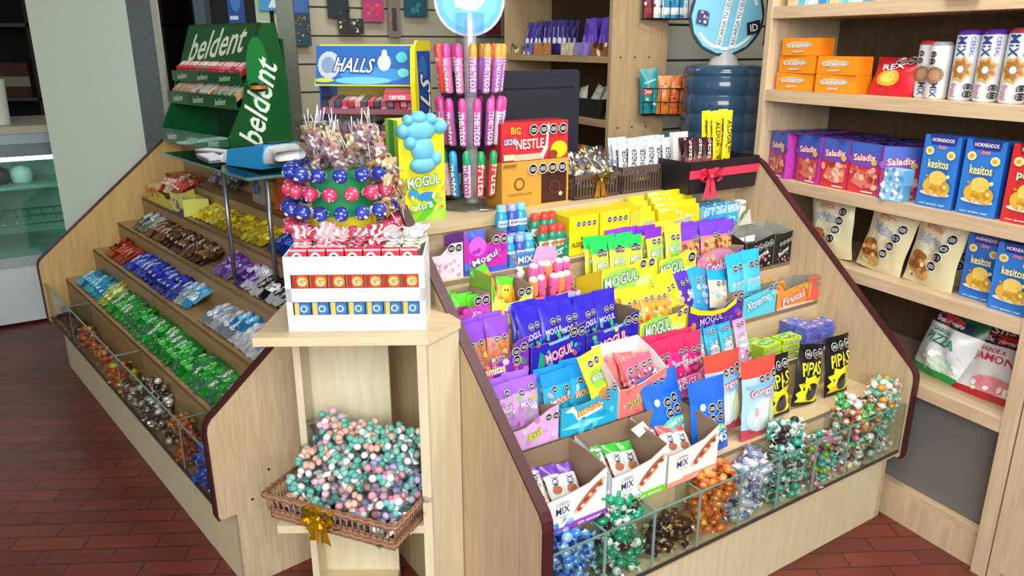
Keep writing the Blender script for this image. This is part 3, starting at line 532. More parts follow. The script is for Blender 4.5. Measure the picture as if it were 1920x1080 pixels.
for i, (x, c1, c2, h, zz, yy) in enumerate(((-.64, '#f0e21a', '#f4ea20', .15, .05, .05), (-.56, '#5030a0', '#5a35c0', .16, .04, .075), (-.50, '#38a0d8', '#2a9ae0', .165, .035, .07), (-.44, '#c8c0b0', '#1fa0dc', .13, .04, .05))):
    place(pouch(.095, h, .024, c1, [('b', .1, .1, .9, .5, ['#7ac0e8', '#f0b060', '#b0a8e0', '#e8e8f0'], 12, i, .09), ('o', .42, .62, .09), ('o', .66, .64, .09)], topcol=c2, topf=.3, seed=i), 'gummy_packet', RF, x, .33+yy, .725+zz, ('bright yellow', 'purple', 'sky blue topped', 'grey and blue')[i]+' packet leaning in the yellow-rimmed purple tray', 'packet', rx=-.42, ry=.12*(i-1.5))
rtray(3, -.40, -.232, [(0, .075), (.5, .085), (.7, .09), (1, .11)], .06, '#5fd0ea', 'light blue display tray on the third step', dy=.0, side='#3a7ab8', prints=G('Xtreme', '#f4fbff', '#2aa0c8', (.42, .5, .7, .3), 14, ['#f09a4a', '#7ad8a0', '#a8e8f8', '#e8f8ff'], (.05, .35, .95, .75), 12, 4, .05, O2(.86, .78, .13), .06))
packs(3, [-.355, -.28], [.05], lambda i: pouch(.09, .16, .022, '#4cc0e8', [('r', .1, .1, .9, .4, '#7ad4f0'), ('t', 'Xtreme', .5, .36, .7, .12, '#e8faff', 8, '#2a8ac0'), ('o', .36, .68, .12), ('o', .66, .7, .12)], topcol='#2cb4ea', topf=.3, seed=i), 'light blue packet standing in the light blue tray', 'light blue packets', z=.05, rx=-.22)
rtray(3, -.228, .0, [(0, .06), (.3, .07), (.65, .078), (.8, .08), (1, .095)], .06, '#f0973a', 'orange display tray against the end panel of the third step', dy=-.002, side='#d85a30', inner='#9c9a8c', prints=G('Frutal', '#f8e0e8', '#d86a8a', (.36, .38, .5, .3), 10, ['#f0c040', '#e8704a', '#a8c850', '#f4b0a0'], (.08, .2, .7, .8), 12, 4, .04, ((.86, .86), (.94, .9), (.86, .68), (.94, .72)), .03, pre=[('r', .7, 0, 1, 1, '#e8604a'), ('r', .76, .2, .8, .8, '#f6b04a'), ('p', [(0, 0), (.9, .0), (.9, .05), (.1, .14)], '#f6c8b8')]))
packs(3, [-.18, -.11], [.045, .08], lambda i: pouch(.07, .07, .016, '#e88a3a', [('b', .1, .1, .9, .9, ['#f4c030', '#6a9a3a', '#e85a2a'], 10, i, .12)], seed=i), 'orange sweet packet lying inside the orange tray', 'packets in the orange tray', z=.01, rx=-.7)
# --- step 4
LI = lambda i: pouch(.085, .135, .024, '#c8a0dc', [('b', .08, .1, .92, .7, ['#e8c04a', '#c878c8', '#f0d8f0', '#88c058'], 12, i, .1), ('o', .3, .72, .1), ('o', .7, .8, .1), ('t', 'MOGUL', .5, .5, .6, .12, '#fff', 4, '#9a5ac8')], topcol='#9a62d4', topf=.3, seed=i)
packs(4, [-1.395, -1.325], [.04, .08], LI, 'lilac gummy packet standing in the lilac tray of the fourth step', 'lilac packets', z=.03)
rtray(4, -1.44, -1.262, [(0, .06), (.4, .062), (.7, .085), (.82, .095), (1, .102)], .05, '#e0b0e4', 'lilac display tray at the left end of the fourth step', dy=-.004, side='#c890d8', prints=G('gul', '#e8d83a', '#7aa83a', (.55, .36, .24, .24), 8, ['#d898dc', '#eec8ee', '#c47ad0'], (.05, .05, .95, .95), 14, 5, .05, O2(.74, .8, .13), .055))
CY = lambda i: pouch(.11, .135, .022, '#2cb0e0', [('t', 'MOGUL', .5, .4, .7, .14, '#f8e860', 6, '#d84a6a'), ('b', .1, .12, .9, .6, ['#4cc8ee', '#a8ecf8', '#f0a0b0'], 8, i, .08), ('o', .3, .66, .08), ('o', .68, .62, .08)], topcol='#1c90dc', topf=.26, seed=i)
packs(4, [-1.205, -1.12], [.05, .085], CY, 'cyan gummy packet standing in the cyan tray', 'cyan packets', z=.02)
rtray(4, -1.258, -1.062, [(0, .085), (.3, .08), (.5, .082), (.8, .10), (1, .115)], .05, '#27b2dc', 'cyan display tray with a white banner on the fourth step', dy=-.006, side='#1f8ac0', prints=G('MOGUL', '#f0d848', '#d0425a', (.5, .55, .42, .16), 10, ['#5cd0f0', '#1f98cc'], (.05, .02, .95, .4), 9, 6, .06, ((.8, .86), (.92, .9), (.8, .7)), .045, pre=[('p', [(.06, .62), (.2, .56), (.3, .3), (.72, .45), (.74, .6), (.3, .5), (.2, .72)], '#f2fafc'), ('p', [(.0, .2), (.4, .1), (.8, .2), (.4, .3)], '#8ae2f4')]))
place(pouch(.085, .15, .022, '#e9e23a', [('e', .42, .5, .3, .18, '#8cc83a'), ('t', 'MOGUL', .45, .52, .5, .12, '#fff', 0, '#2a8a4a'), ('o', .35, .8, .11), ('o', .62, .82, .11), ('e', .45, .2, .22, .1, '#c8803a'), ('r', .66, .15, .95, .7, '#b8a8a0')], seed=3), 'gummy_packet', RF, -1.10, .185, .672, 'yellow-green packet leaning diagonally in front of the cyan and coral trays', 'packet', rx=-.3, ry=-.22)
rtray(4, -1.058, -.88, [(0, .088), (.2, .085), (.5, .092), (.8, .11), (1, .12)], .175, '#f0807c', 'coral display tray with a tall white rear rim on the fourth step', dy=-.008, d=.13, inner='#f0eae8', side='#f4ecec', prints=G('yum', '#6a8a3a', '#f6d0a0', (.36, .3, .4, .2), 8, ['#f49a90', '#f2b0a4', '#e86a6c'], (.04, .04, .96, .9), 20, 5, .045, ((.72, .62), (.86, .7)), .055))
packs(4, [-1.02, -.965, -.915], [.035, .07, .10], lambda i: pouch(.065, .10, .016, '#ea6a68', [('r', .1, .1, .9, .9, '#ee7c78')], seed=i, wr=.9), 'coral red sweet packet heaped in the white-rimmed coral tray', 'coral packets', z=.05, rx=-.7, jit=.09)
for i in range(2): place(pouch(.055, .075, .014, '#d8607c', [('o', .3, .6, .16), ('o', .7, .62, .16), ('b', .1, .05, .9, .4, ['#5a70a8', '#e8e0e8', '#48508c'], 9, i, .12)], seed=i+4), 'stamped_packet', RF, -.985+.055*i, .193+.004*i, .69+.006*i, ('left', 'right')[i]+' small coral packet with black stamps at the front of the coral tray', 'packet', rx=-.4, ry=-.1)
PK = lambda i: pouch(.092, .14, .022, '#e2358c', [('b', .08, .1, .92, .6, ['#f06ab0', '#c8246c', '#f8a8d0'], 12, i, .1), ('t', 'Extreme', .5, .4, .7, .12, '#fff', 8, '#c01e70'), ('o', .5, .62, .1), ('o', .74, .64, .1)], topcol='#cf2a60', topf=.35, seed=i)
packs(4, [-.83, -.755, -.70], [.05, .085], PK, 'pink sweet packet with a crimson top in the pink tray', 'pink packets', z=.02)
rtray(4, -.876, -.662, [(0, .065), (.3, .066), (.6, .068), (.75, .09), (1, .105)], .05, '#ec6cb0', 'pink display tray on the fourth step, white slanted lettering', dy=-.008, side='#d84a98', prints=G('MOGUL', '#fff', '#c02a80', (.42, .44, .54, .24), 12, ['#f49ac8', '#d83a90', '#f6b8dc'], (.03, .03, .97, .6), 16, 5, .05, O2(.82, .8, .11), .045, post=[('t', 'Amor', .55, .2, .4, .2, '#fff', 12, '#a02078')]))
for i, (x, c1, c2) in enumerate(((-.745, '#3a78b8', '#3a78b8'), (-.70, '#4a8cc8', '#4a8cc8'), (-.655, '#48b0e0', '#2aa0d8'), (-.59, '#38b4e8', '#2e9ad8'), (-.525, '#38b8ea', '#2c9edc'), (-.455, '#d8a8d0', '#c890c8'))):
    place(pouch(.062, .155, .016, c1, [('e', .5, .5, .4, .12, '#e8f4fa'), ('t', 'CLUB', .5, .66, .6, .08, '#fff', 0, '#1a3a5a'), ('t', 'SOCIAL', .5, .52, .7, .08, '#fff', 0, '#1a3a5a'), ('o', .3, .88, .12), ('o', .58, .9, .12), ('b', .1, .1, .9, .4, ['#f0f0f0', '#a8d8f0', '#2a3a4a', '#e0c890'], 10, i, .1)], topcol=c2, topf=.14, seed=i), 'sachet', RF, x, .245 if i > 1 else .285, .608, ('darker blue sachet behind the pink packets', 'second darker blue sachet behind the pink packets', 'first of three bright blue sachets beside the pink tray', 'middle of three bright blue sachets on the fourth step', 'last of three bright blue sachets on the fourth step', 'lilac pink sachet at the right of the blue sachets')[i], 'sachet', rx=-.28, ry=-.04)
rg = random.Random(3)
for i in range(11):
    c_ = i % 3; l_ = i//3
    place(carton('c', .092, .05, .017, '#b8d42c', front=[('r', .05, .1, .95, .9, '#e0e83a'), ('t', 'Bonobon', .5, .5, .7, .7, '#eaffd0', 0, '#2a8a3a')], top=[('e', .5, .5, .42, .4, '#58b83a'), ('t', 'Rumba', .5, .5, .6, .4, '#f4f8d0', 4, '#2f7a2a'), ('b', 0, 0, 1, 1, ['#e8e840', '#8a9a20'], 5, i, .07)], side='#8fae22'), 'lime_packet', RF, -.385+.098*(c_ % 2)+rg.uniform(-.004, .004), .205+.055*(1 if c_ == 2 else 0)+rg.uniform(0, .004), .606+.018*l_, 'lime green sweet packet stacked flat on the fourth step', 'packet', group='lime green stacked packets', rz=rg.uniform(-.12, .12))
for i in range(15):
    c_ = i % 3; l_ = i//3
    place(carton('c', .078, .05, .016, '#6a78c8', front=[('r', .05, .1, .95, .9, '#7c68c4'), ('e', .5, .5, .3, .4, '#4a66c8')], top=[('b', 0, 0, 1, 1, ['#b890d0', '#e0a8a0', '#5a6ac0', '#7aa0d8', '#d8c890'], 14, i, .1)], side='#5468b8'), 'violet_packet', RF, -.17+.082*(c_ % 2)+rg.uniform(-.004, .004), .212+.055*(1 if c_ == 2 else 0)+rg.uniform(0, .004), .606+.017*l_, 'violet blue sweet packet stacked flat beside the end panel', 'packet', group='violet blue stacked packets', rz=rg.uniform(-.1, .1))
# --- step 5
def cereal(sd, strip): return G('MIX', '#2a3f6e', None, (.28, .44, .22, .15), 3, None, octs=(), post=[('t', 'CEREAL', .28, .58, .22, .07, '#8a94a8', 3), ('t', 'barra', .3, .32, .14, .03, '#9aa4b0', 3), ('r', 0, 0, 1, .1, strip), ('r', .3, .1, 1, .14, strip), ('t', 'sin azucar', .72, .07, .4, .06, '#fff'), ('e', .7, .55, .3, .09, '#d8a888', math.radians(38)), ('e', .69, .57, .27, .065, '#b06a4a', math.radians(38))]+[('e', .7+.052*q+.012*math.sin(q*7), .56+.062*q+.03*math.cos(q*5), .035, .035, ('#e8c8a0', '#c8404c', '#f0dcc0', '#9a4a30')[q % 4]) for q in range(-4, 5)])
for i, (x0, x1, col, h, lb) in enumerate(((-1.44, -1.25, '#9a4ac0', .118, 'white cereal bar box with a purple strip at the left end of the bottom step'), (-1.235, -1.045, '#7ad62c', .125, 'white cereal bar box with a lime green strip, middle of the three'), (-1.04, -.85, '#f4a084', .128, 'white cereal bar box with an orange strip, right of the three'))):
    rtray(5, x0, x1, [(0, .095), (.3, .097), (.7, .108), (1, .136)], .145, '#f4f3f0', lb, d=.155, dy=-.045, inner='#8f7660', side='#d4dde8', prints=cereal(i, col), leftp=[('r', .1, .2, .5, .8, '#a9b6c8'), ('b', .1, .2, .9, .9, ['#8a98b0', '#e8eef4'], 8, i, .06)])
    t_ = ('#6a3aa8', '#3ab03a', '#e05a5a')[i]
    packs(5, [x0+.05, x0+.095, x0+.14], [.01, .045, .08], lambda q: pouch(.05, .10, .018, '#e6e4e0', [('t', 'MIX', .5, .5, .6, .2, '#2a3a5a', 80), ('e', .5, .3, .3, .1, '#b06a4a')], topcol=t_, topf=.3, seed=q), 'cereal bar lying inside the white box with the '+('purple', 'lime green', 'orange')[i]+' strip', 'cereal bars in the '+('purple', 'green', 'orange')[i]+' striped box', z=.03, rx=-.9, jit=.06, name='cereal_bar', cat='cereal bar')
place(MB().prism([(0, 0, 0), (.06, 0, 0), (.065, 0, .025), (.0, 0, .03)], (0, .002, .001), M('#f2f2ee', .6)), 'price_card', RF, -1.085, .07, .612, 'white card tab sticking out between the green and orange striped boxes', 'card', rx=-1.0, rz=.4)
BL = lambda i: pouch(.148, .222, .036, '#1f6fe0', [('o', .5, .62, .09), ('o', .7, .64, .09), ('o', .48, .48, .09), ('o', .68, .5, .09), ('e', .5, .3, .4, .12, '#6ac8c0'), ('t', 'GOMITAS', .5, .34, .7, .06, '#f0ffd0', 6), ('t', 'ORMS', .5, .2, .74, .14, '#f4fbff', 6, '#1a6ac8'), ('e', .2, .68, .07, .05, '#cfe8f8')], topcol='#1c62d8', topf=.3, botcol='#1a58c8', seed=i+2)
place(BL(0), 'blue_sweet_bag', RF, -.80, .055, .477, 'blue sweet bag with white lettering, in front, beside the orange striped box', 'bag', rx=-.2, ry=.02)
place(BL(1), 'blue_sweet_bag', RF, -.885, .115, .50, 'blue sweet bag tilted behind the front blue bag', 'bag', rx=-.3, ry=-.12)
GN = lambda i: pouch(.152, .245, .04, '#a8d0ec', [('e', .5, .3, .42, .22, '#c8e8f6'), ('e', .42, .28, .18, .18, '#f6fbfd'), ('p', [(.3, .45), (.75, .52), (.55, .1)], '#eef8fc'), ('e', .78, .3, .07, .2, '#e8e4a0'), ('e', .3, .36, .05, .06, '#e0a8c8'), ('t', 'Gongys', .46, .6, .66, .1, '#fff', 5, '#c0305a'), ('r', .05, .66, .95, .7, '#7cb4e0'), ('o', .45, .76, .07), ('o', .62, .77, .07), ('o', .8, .8, .08)], topcol='#e04a3e', topf=.24, botcol='#c84a5c', seed=i)
place(GN(0), 'marshmallow_bag', RF, -.605, .045, .477, 'pale blue marshmallow bag with a red top, front one of two', 'bag', rx=-.13, ry=.03)
place(GN(1), 'marshmallow_bag', RF, -.70, .095, .50, 'pale blue marshmallow bag with a red top, partly hidden behind its twin', 'bag', rx=-.16, ry=.02)
import itertools
PI_ = lambda i: pouch(.128, .205, .04, '#121214', [('p', [(.06, .07), (.16, .13), (.05, .2), (.17, .27), (.06, .36), (.2, .4), (.2, .5), (.42, .46), (.6, .52), (.7, .46), (.9, .5), (.86, .38), (.96, .3), (.9, .2), (.96, .12), (.86, .07)], '#f2ea2a'), ('t', 'PIPAS', .48, .62, .76, .22, '#f4ee30', 4), ('e', .58, .24, .23, .15, '#2a2418'), ('e', .58, .24, .12, .08, '#3a3a60'), ('o', .26, .85, .1), ('o', .5, .86, .1), ('o', .74, .87, .1)], rough=.3, seed=i*3, wr=.9)
for i, (x, y, ry) in enumerate(((-.458, .05, -.03), (-.315, .055, .2), (-.15, .05, .02))):
    place(PI_(i), 'sunflower_seed_bag', RF, x, y+.045, .478, ('left of three black and yellow sunflower seed bags', 'middle sunflower seed bag, tilted to one side', 'right of three black and yellow sunflower seed bags, nearest the end panel')[i], 'bag', rx=-.12, ry=ry)
# --- sweets in the glass bins
def mm(kind, cols, sz, n=3, **kw): return [wrapped(kind, cols, sz, s, **kw).mesh('wrapped_sweet') for s in range(n)]
bins = [-1.462]+DIV+[.003]
BIN = [
 (mm('ball', ['#4a84d8', '#a8ccf0'], .034)+mm('ball', ['#88b8ec', '#2a50b0'], .034), 60, .21, 'blue foil wrapped sweet in the leftmost glass bin', 'blue wrapped sweets'),
 (mm('ball', ['#e4ece8', '#e8f2ee', '#2a9a70'], .034)+mm('ball', ['#2a9c74', '#4cc09a'], .034)+mm('ball', ['#4a2c20', '#e8efec'], .03, 2), 66, .22, 'white, green and brown wrapped mint in the second glass bin', 'mint sweets'),
 (mm('roll', ['#4a3526', '#c8a860'], .032)+mm('roll', ['#2c2420', '#e0d8b0'], .03), 34, .13, 'brown and gold wrapped sweet in the third glass bin', 'brown and gold sweets'),
 (mm('ball', ['#e8843a', '#e87a44'], .034)+mm('roll', ['#f0a860', '#e87a44'], .034), 62, .19, 'orange wrapped sweet in the fourth glass bin', 'orange wrapped sweets'),
 (mm('roll', ['#d8d8e8', '#b8b8d0'], .04)+mm('roll', ['#8890b8', '#e4e4ee'], .038, 2)+mm('roll', ['#e8e6e8', '#a8a4b8'], .04, 2), 54, .2, 'white and lilac wrapped sweet in the fifth glass bin', 'white and lilac sweets'),
 (mm('ball', ['#e0eae6', '#cfe8e0', '#2f9a7c'], .032)+mm('ball', ['#3aa88c', '#e0f0ea'], .032)+mm('ball', ['#3a2a2c', '#d8e8e4'], .03, 2), 78, .24, 'green, white and dark mint in the sixth glass bin', 'heaped mint sweets'),
 (mm('ball', ['#d88aa8', '#e8c8d0'], .032, 2)+mm('ball', ['#8cb83a', '#e8d87a'], .032, 2)+mm('ball', ['#3fa898', '#d8ece8'], .032, 2)+mm('ball', ['#a83a6a', '#e8a8c0'], .03, 1), 50, .18, 'pink, lime or teal wrapped sweet in the seventh glass bin', 'mixed pink and lime sweets'),
 (mm('ball', ['#e8dcc8', '#e8a04a', '#c85a4a'], .034, 2)+mm('ball', ['#4aa85a', '#d8ecc8'], .034, 2)+mm('ball', ['#e8e8e0', '#8a5a4a'], .034, 2)+mm('ball', ['#e080a8', '#f0e8e0'], .032, 1), 78, .25, 'wrapped sweet of mixed colours heaped in the eighth glass bin', 'heaped mixed sweets'),
 (mm('ball', ['#e4ecd8', '#7cc89a'], .032, 2)+mm('ball', ['#78c8b0', '#e8f4ec'], .032, 2)+mm('ball', ['#e89a3a', '#e8e0c0'], .032, 1)+mm('ball', ['#c8a8a0', '#e8e4e0'], .032, 2), 72, .24, 'pale green, teal or orange wrapped sweet in the last glass bin by the end panel', 'pale assorted sweets')]
for i, (pr, n, top_, lb, gp) in enumerate(BIN):
    pile(pr, RF, bins[i]+.004, bins[i+1]-.004, -.04, .046, .286, n, lb, gp, ('blue_foil_sweet', 'mint_sweet', 'toffee', 'orange_sweet', 'milk_sweet', 'mint_sweet', 'fruit_sweet', 'assorted_sweet', 'assorted_sweet')[i], .032, seed=i, zmax=.286+top_)
# --- long tray of the left display
def ell(cx, cy, sx, sy): return lambda rg: (rg.gauss(cx, sx), rg.gauss(cy, sy))
LB = [(-2.18, -1.73, mm('ball', ['#4a3830', '#8a7a6a'], .034)+mm('ball', ['#7a2a2c', '#5a4a40'], .034, 2), 34, 'dark brown and red wrapped sweet at the far end of the left glass tray', 'dark sweets in the left tray', .34),
 (-1.70, -1.20, mm('ball', ['#d86a28', '#e8a048'], .036)+mm('ball', ['#e8b060', '#b8502a'], .036, 2)+mm('ball', ['#b02c2c', '#d87a3a'], .034, 2), 40, 'orange and gold wrapped sweet in the left glass tray', 'orange sweets in the left tray', .36),
 (-1.19, -.96, mm('ball', ['#d84a24', '#e8a030'], .036)+mm('ball', ['#d8c030', '#c88a28'], .036, 2), 30, 'red, orange or yellow wrapped sweet in the left glass tray', 'red and yellow sweets in the left tray', .36),
 (-.94, -.44, mm('ball', ['#e0ddd0', '#5a4a40'], .034, rough=.15, metal=.5)+mm('ball', ['#3a302a', '#d8ccb0'], .034, rough=.15, metal=.5)+mm('ball', ['#6a6460', '#e8e4d8'], .034, 2, rough=.15, metal=.5), 92, 'black, white and gold foil sweet heaped in the left glass tray', 'black and gold foil sweets', .5),
 (-.42, -.26, mm('ball', ['#c8582a', '#d89048'], .034)+mm('ball', ['#a03a24', '#e0a858'], .034, 2), 24, 'copper orange wrapped sweet beside the black and gold heap', 'copper sweets in the left tray', .42),
 (-.24, .04, mm('roll', ['#2c48a8', '#3f68c8'], .04)+mm('roll', ['#4a6cc8', '#28388c'], .04, 2), 40, 'dark blue wrapped sweet at the near end of the left glass tray', 'dark blue sweets in the left tray', .42)]
for i, (a, b_, pr, n, lb, gp, zm) in enumerate(LB):
    pile(pr, LF, a, b_, -.04, .046, .286, n, lb, gp, ('dark_sweet', 'orange_sweet', 'red_sweet', 'foil_sweet', 'copper_sweet', 'dark_blue_sweet')[i], .034, seed=20+i, zmax=zm, shape=ell((a+b_)/2, .01, (b_-a)*.28, .03) if i == 3 else None)
# --- rows of loose packets on the left display
def flatpack(w_, h_, t_, c1, prints, seed, metal=.55, rough=.24): return pouch(w_, h_, t_, c1, prints, seed=seed, wr=1.9, metal=metal, rough=rough, seal=.1, nx=10, nz=10)
def lrow(k, xs, y, mk, label, group, name='biscuit_packet', z=0, jit=.25, lay=1.25, n2=1, seed=0, dz=.016, dy=.045, cat='packet'):
    rg = random.Random(seed); V = [mk(i).mesh(name) for i in range(3)]
    for j in range(n2):
        for x in xs:
            o = bpy.data.objects.new(name, V[rg.randrange(3)]); COL.objects.link(o)
            o.matrix_world = LF.at(x+rg.uniform(-.008, .008), TR[k][0]+y+dy*j*rg.uniform(.6, 1), TR[k][1]+.012+z+dz*j+rg.uniform(0, .008), rg.uniform(-jit, jit), -lay+rg.uniform(-.12, .12), rg.uniform(-.15, .15)); tag(o, label, cat, group)
def fr(a, b_, s_): 
    n = int(round((b_-a)/s_)); return [a+(b_-a)*i/n for i in range(n+1)]
MO = lambda cs, txt, tc, oc: (lambda i: flatpack(.075, .12, .024, cs[i % len(cs)], [('e', .5, .5, .4, .22, cs[(i+1) % len(cs)]), ('t', txt, .5, .5, .6, .16, tc, 90, oc)], i))
lrow(5, fr(-2.06, -1.72, .055), .015, MO(['#1f7fb0', '#48b8dc', '#2a9cc8'], 'agua', '#e8f8fc', '#1a6a98'), 'metallic turquoise biscuit packet at the far end of the bottom step', 'turquoise packets', n2=2)
lrow(5, [-1.66, -1.60], .015, MO(['#d8d870', '#a8c040', '#e8e8b0'], 'lima', '#fff', '#6a8a1a'), 'pale yellow-green packet between the turquoise and the green packets', 'pale yellow-green packets', n2=2)
lrow(5, fr(-1.53, -.10, .052), .012, MO(['#1f8a2c', '#2fb03a', '#4a8a5a'], 'verde', '#dfe8dc', '#0f5a1c'), 'shiny green biscuit packet in the long row on the bottom step', 'green packets in the long row', n2=2)
lrow(4, fr(-2.02, -1.78, .055), .015, MO(['#9c3418', '#c04a24', '#7a2412'], 'rojo', '#e8b898', '#5a1a0c'), 'copper red foil packet at the far end of the fourth step', 'copper red packets', n2=2)
lrow(4, fr(-1.71, -1.08, .055), .015, MO(['#2a3fb8', '#4a62d0', '#2434a0'], 'oreado', '#f0f2fa', '#1a2680'), 'dark blue and white biscuit packet in the row on the fourth step', 'blue and white packets', n2=2)
lrow(4, fr(-1.02, -.92, .05), .02, MO(['#4ab0e0', '#d0dce8', '#70c0e8'], 'leche', '#fff', '#3a80b8'), 'light blue and silver packet after the dark blue row', 'light blue packets', n2=2)
lrow(4, fr(-.72, -.06, .06), .015, MO(['#c0c4cc', '#9aa0b0', '#e0e4ea'], 'blanco', '#4a78b0', '#eef2f6'), 'silver white wafer packet near the front end of the fourth step', 'silver packets', n2=2)
lrow(4, [-.50, -.44], .05, MO(['#38a8e0', '#2a94d4', '#58b8e8'], 'cielo', '#e8f8ff', '#1a70b0'), 'sky blue packet lying on the silver packets', 'sky blue packets', z=.035, n2=1)
lrow(3, fr(-1.98, -1.86, .055), .015, MO(['#8a9490', '#5a6864', '#c8d4d0'], 'menta', '#eef4f0', '#3a4a44'), 'silver green foil packet at the far end of the third step', 'silver green packets', n2=2)
lrow(3, fr(-1.80, -1.10, .05), .015, MO(['#5a3826', '#8a5a3c', '#3a241a'], 'choco', '#e8d8c0', '#2a1810'), 'dark brown chocolate packet in the row on the third step', 'dark brown packets', n2=2)
lrow(3, fr(-.93, -.80, .05), .02, MO(['#7a4ab8', '#9a78d0', '#6a3aa8'], 'uva', '#e8d8f8', '#4a2488'), 'violet packet on the third step beside the brown packets', 'violet packets', n2=2)
lrow(3, fr(-.70, -.62, .05), .02, MO(['#e8e4f0', '#5a2a9a', '#d8d4e4'], 'nube', '#5a2a9a', '#fff'), 'white packet with a purple edge on the third step', 'white and purple packets', n2=2)
lrow(3, fr(-.56, -.25, .055), .02, MO(['#181820', '#e4e4e8', '#2a2a34'], 'negro', '#e8e8ec', '#101014'), 'black and silver packet at the near end of the third step', 'black and silver packets', n2=2)
lrow(2, fr(-1.50, -.78, .055), .02, MO(['#e0c41c', '#f0dc40', '#c8a010'], 'miel', '#8a5a10', '#f8ec80'), 'yellow packet in the row under the glass shelf', 'yellow packets', n2=2)
lrow(2, fr(-.68, -.2, .055), .02, MO(['#2438b0', '#3a58d0', '#1a2888'], 'noche', '#a8b8f0', '#101c70'), 'royal blue packet behind the white sachet rack', 'royal blue packets', n2=2, z=.01)
# boxes on the upper steps of the left display
def lplace(mb, name, x, y, z, label, cat, **kw): return place(mb, name, LF, x, y, z, label, cat, **kw)
lplace(opentray(.36, .12, [(0, .07), (.7, .06), (.8, .045), (1, .05)], .09, '#d8c83a', inner='#b8a860', prints=[('b', .0, .3, .5, 1, ['#e8a030', '#d85a2a', '#e8d850'], 14, 2, .04), ('t', 'golosinas', .6, .45, .4, .3, '#f4f0c0', 0)], leftp=[('r', 0, 0, 1, .6, '#e8a828')]), 'yellow_display_tray', -1.92, .47, .8405, 'yellow display tray of red packets at the far end of the left display', 'display box')
lplace(opentray(.17, .12, [(0, .085), (.75, .095), (.85, .10), (1, .08)], .07, '#dfe070', inner='#c8c080', prints=[('p', [(0, .1), (.5, .1), (1, .42), (1, .0), (0, 0)], '#4a2490'), ('b', .05, .3, .8, .7, ['#f0f0f0', '#2a2a3a', '#5a4a9a', '#e8e8e8'], 22, 3, .05), ('r', .02, .72, .7, .98, '#e4e67c')]), 'printed_display_tray', -1.62, .462, .8405, 'lime yellow display tray with a purple lower corner beside the yellow tray', 'display box')
lrow(2, fr(-2.06, -1.78, .045), .03, MO(['#c8442c', '#e8e0c8', '#d06a4a'], 'frut', '#fff', '#8a241a'), 'red and cream packet inside the far yellow tray', 'red packets in the far yellow tray', z=.05, n2=2, lay=1.0)
lrow(1, fr(-1.66, -1.36, .05), .03, MO(['#7a6a78', '#a89aa8', '#5a5048'], 'turr', '#e4dce4', '#3a3038'), 'grey brown packet under the back of the glass shelf', 'grey brown packets', n2=2, lay=.8, z=.01)
lplace(carton('c', .10, .09, .115, '#9c9486', front=[('r', .1, .35, .9, .95, '#4a6a9a'), ('b', .1, .4, .9, .9, ['#d8d8e0', '#2a3a5a', '#8a9ac0'], 9, 2, .1)]), 'grey_blue_box', -1.05, .62, .956, 'grey box with a dark blue picture under the glass shelf', 'box')
lplace(carton('c', .10, .09, .11, '#b0682c', front=[('t', 'EY', .5, .6, .5, .3, '#e8b840'), ('r', .1, .1, .9, .3, '#7a3a1c')]), 'brown_box', -.92, .62, .956, 'brown orange box standing behind the glass shelf post', 'box')
lplace(carton('c', .19, .08, .15, '#e0902a', front=[('p', [(0, 0), (.42, 0), (.5, .5), (.42, 1), (0, 1)], '#e0281e'), ('b', .55, .1, .95, .9, ['#f0b040', '#c86a1c'], 6, 2, .07)]), 'red_orange_box', -.74, .62, .956, 'tall red and orange box behind the lollipop stand', 'box')
# glass shelf on two steel posts
g = empty('glass_shelf', LF.at(-1.05, .6, 1.15), 'glass shelf on grey steel posts over the left display', 'shelf')
def gp(nm, mb):
    o = mb.build(nm, g); o.matrix_world = LF.at(0, 0, 0); return o
STEEL = M('#8a8f96', .3, .8)
gp('glass_plate', MB().box(-1.42, -.52, .37, .80, 1.15, 1.158, glassmat(bpy.data.materials.new('green_glass'), '#9fbfb0', .16)).box(-1.42, -.52, .368, .37, 1.149, 1.159, GEDGE).box(-.52, -.517, .37, .80, 1.149, 1.159, GEDGE))
for x, y in ((-.775, .385), (-.54, .45)):
    gp('post', MB().tube([(x, y, .727), (x, y, 1.15)], .009, STEEL, 10))
for x in (-1.40, -.56): gp('rear_post', MB().tube([(x, .78, 1.131), (x, .78, 1.15)], .009, STEEL, 8))
for i, (x, y, r_, c_) in enumerate(((-1.30, .56, .3, '#b8b4c0'), (-1.12, .47, -.1, '#c8cdd2'), (-1.18, .66, .2, '#8a7f86'))):
    lplace(MB().box(-.10, .10, -.035, .035, 0, .006+.002*i, M(c_, .35)).box(-.09, .09, -.03, .03, .006+.002*i, .0065+.002*i, M('#e4e4e8', .4)), 'leaflet', x, y, 1.159, ('lilac grey leaflet', 'white leaflet nearest the edge', 'dark leaflet at the back')[i]+' on the glass shelf', 'leaflet', rz=r_)
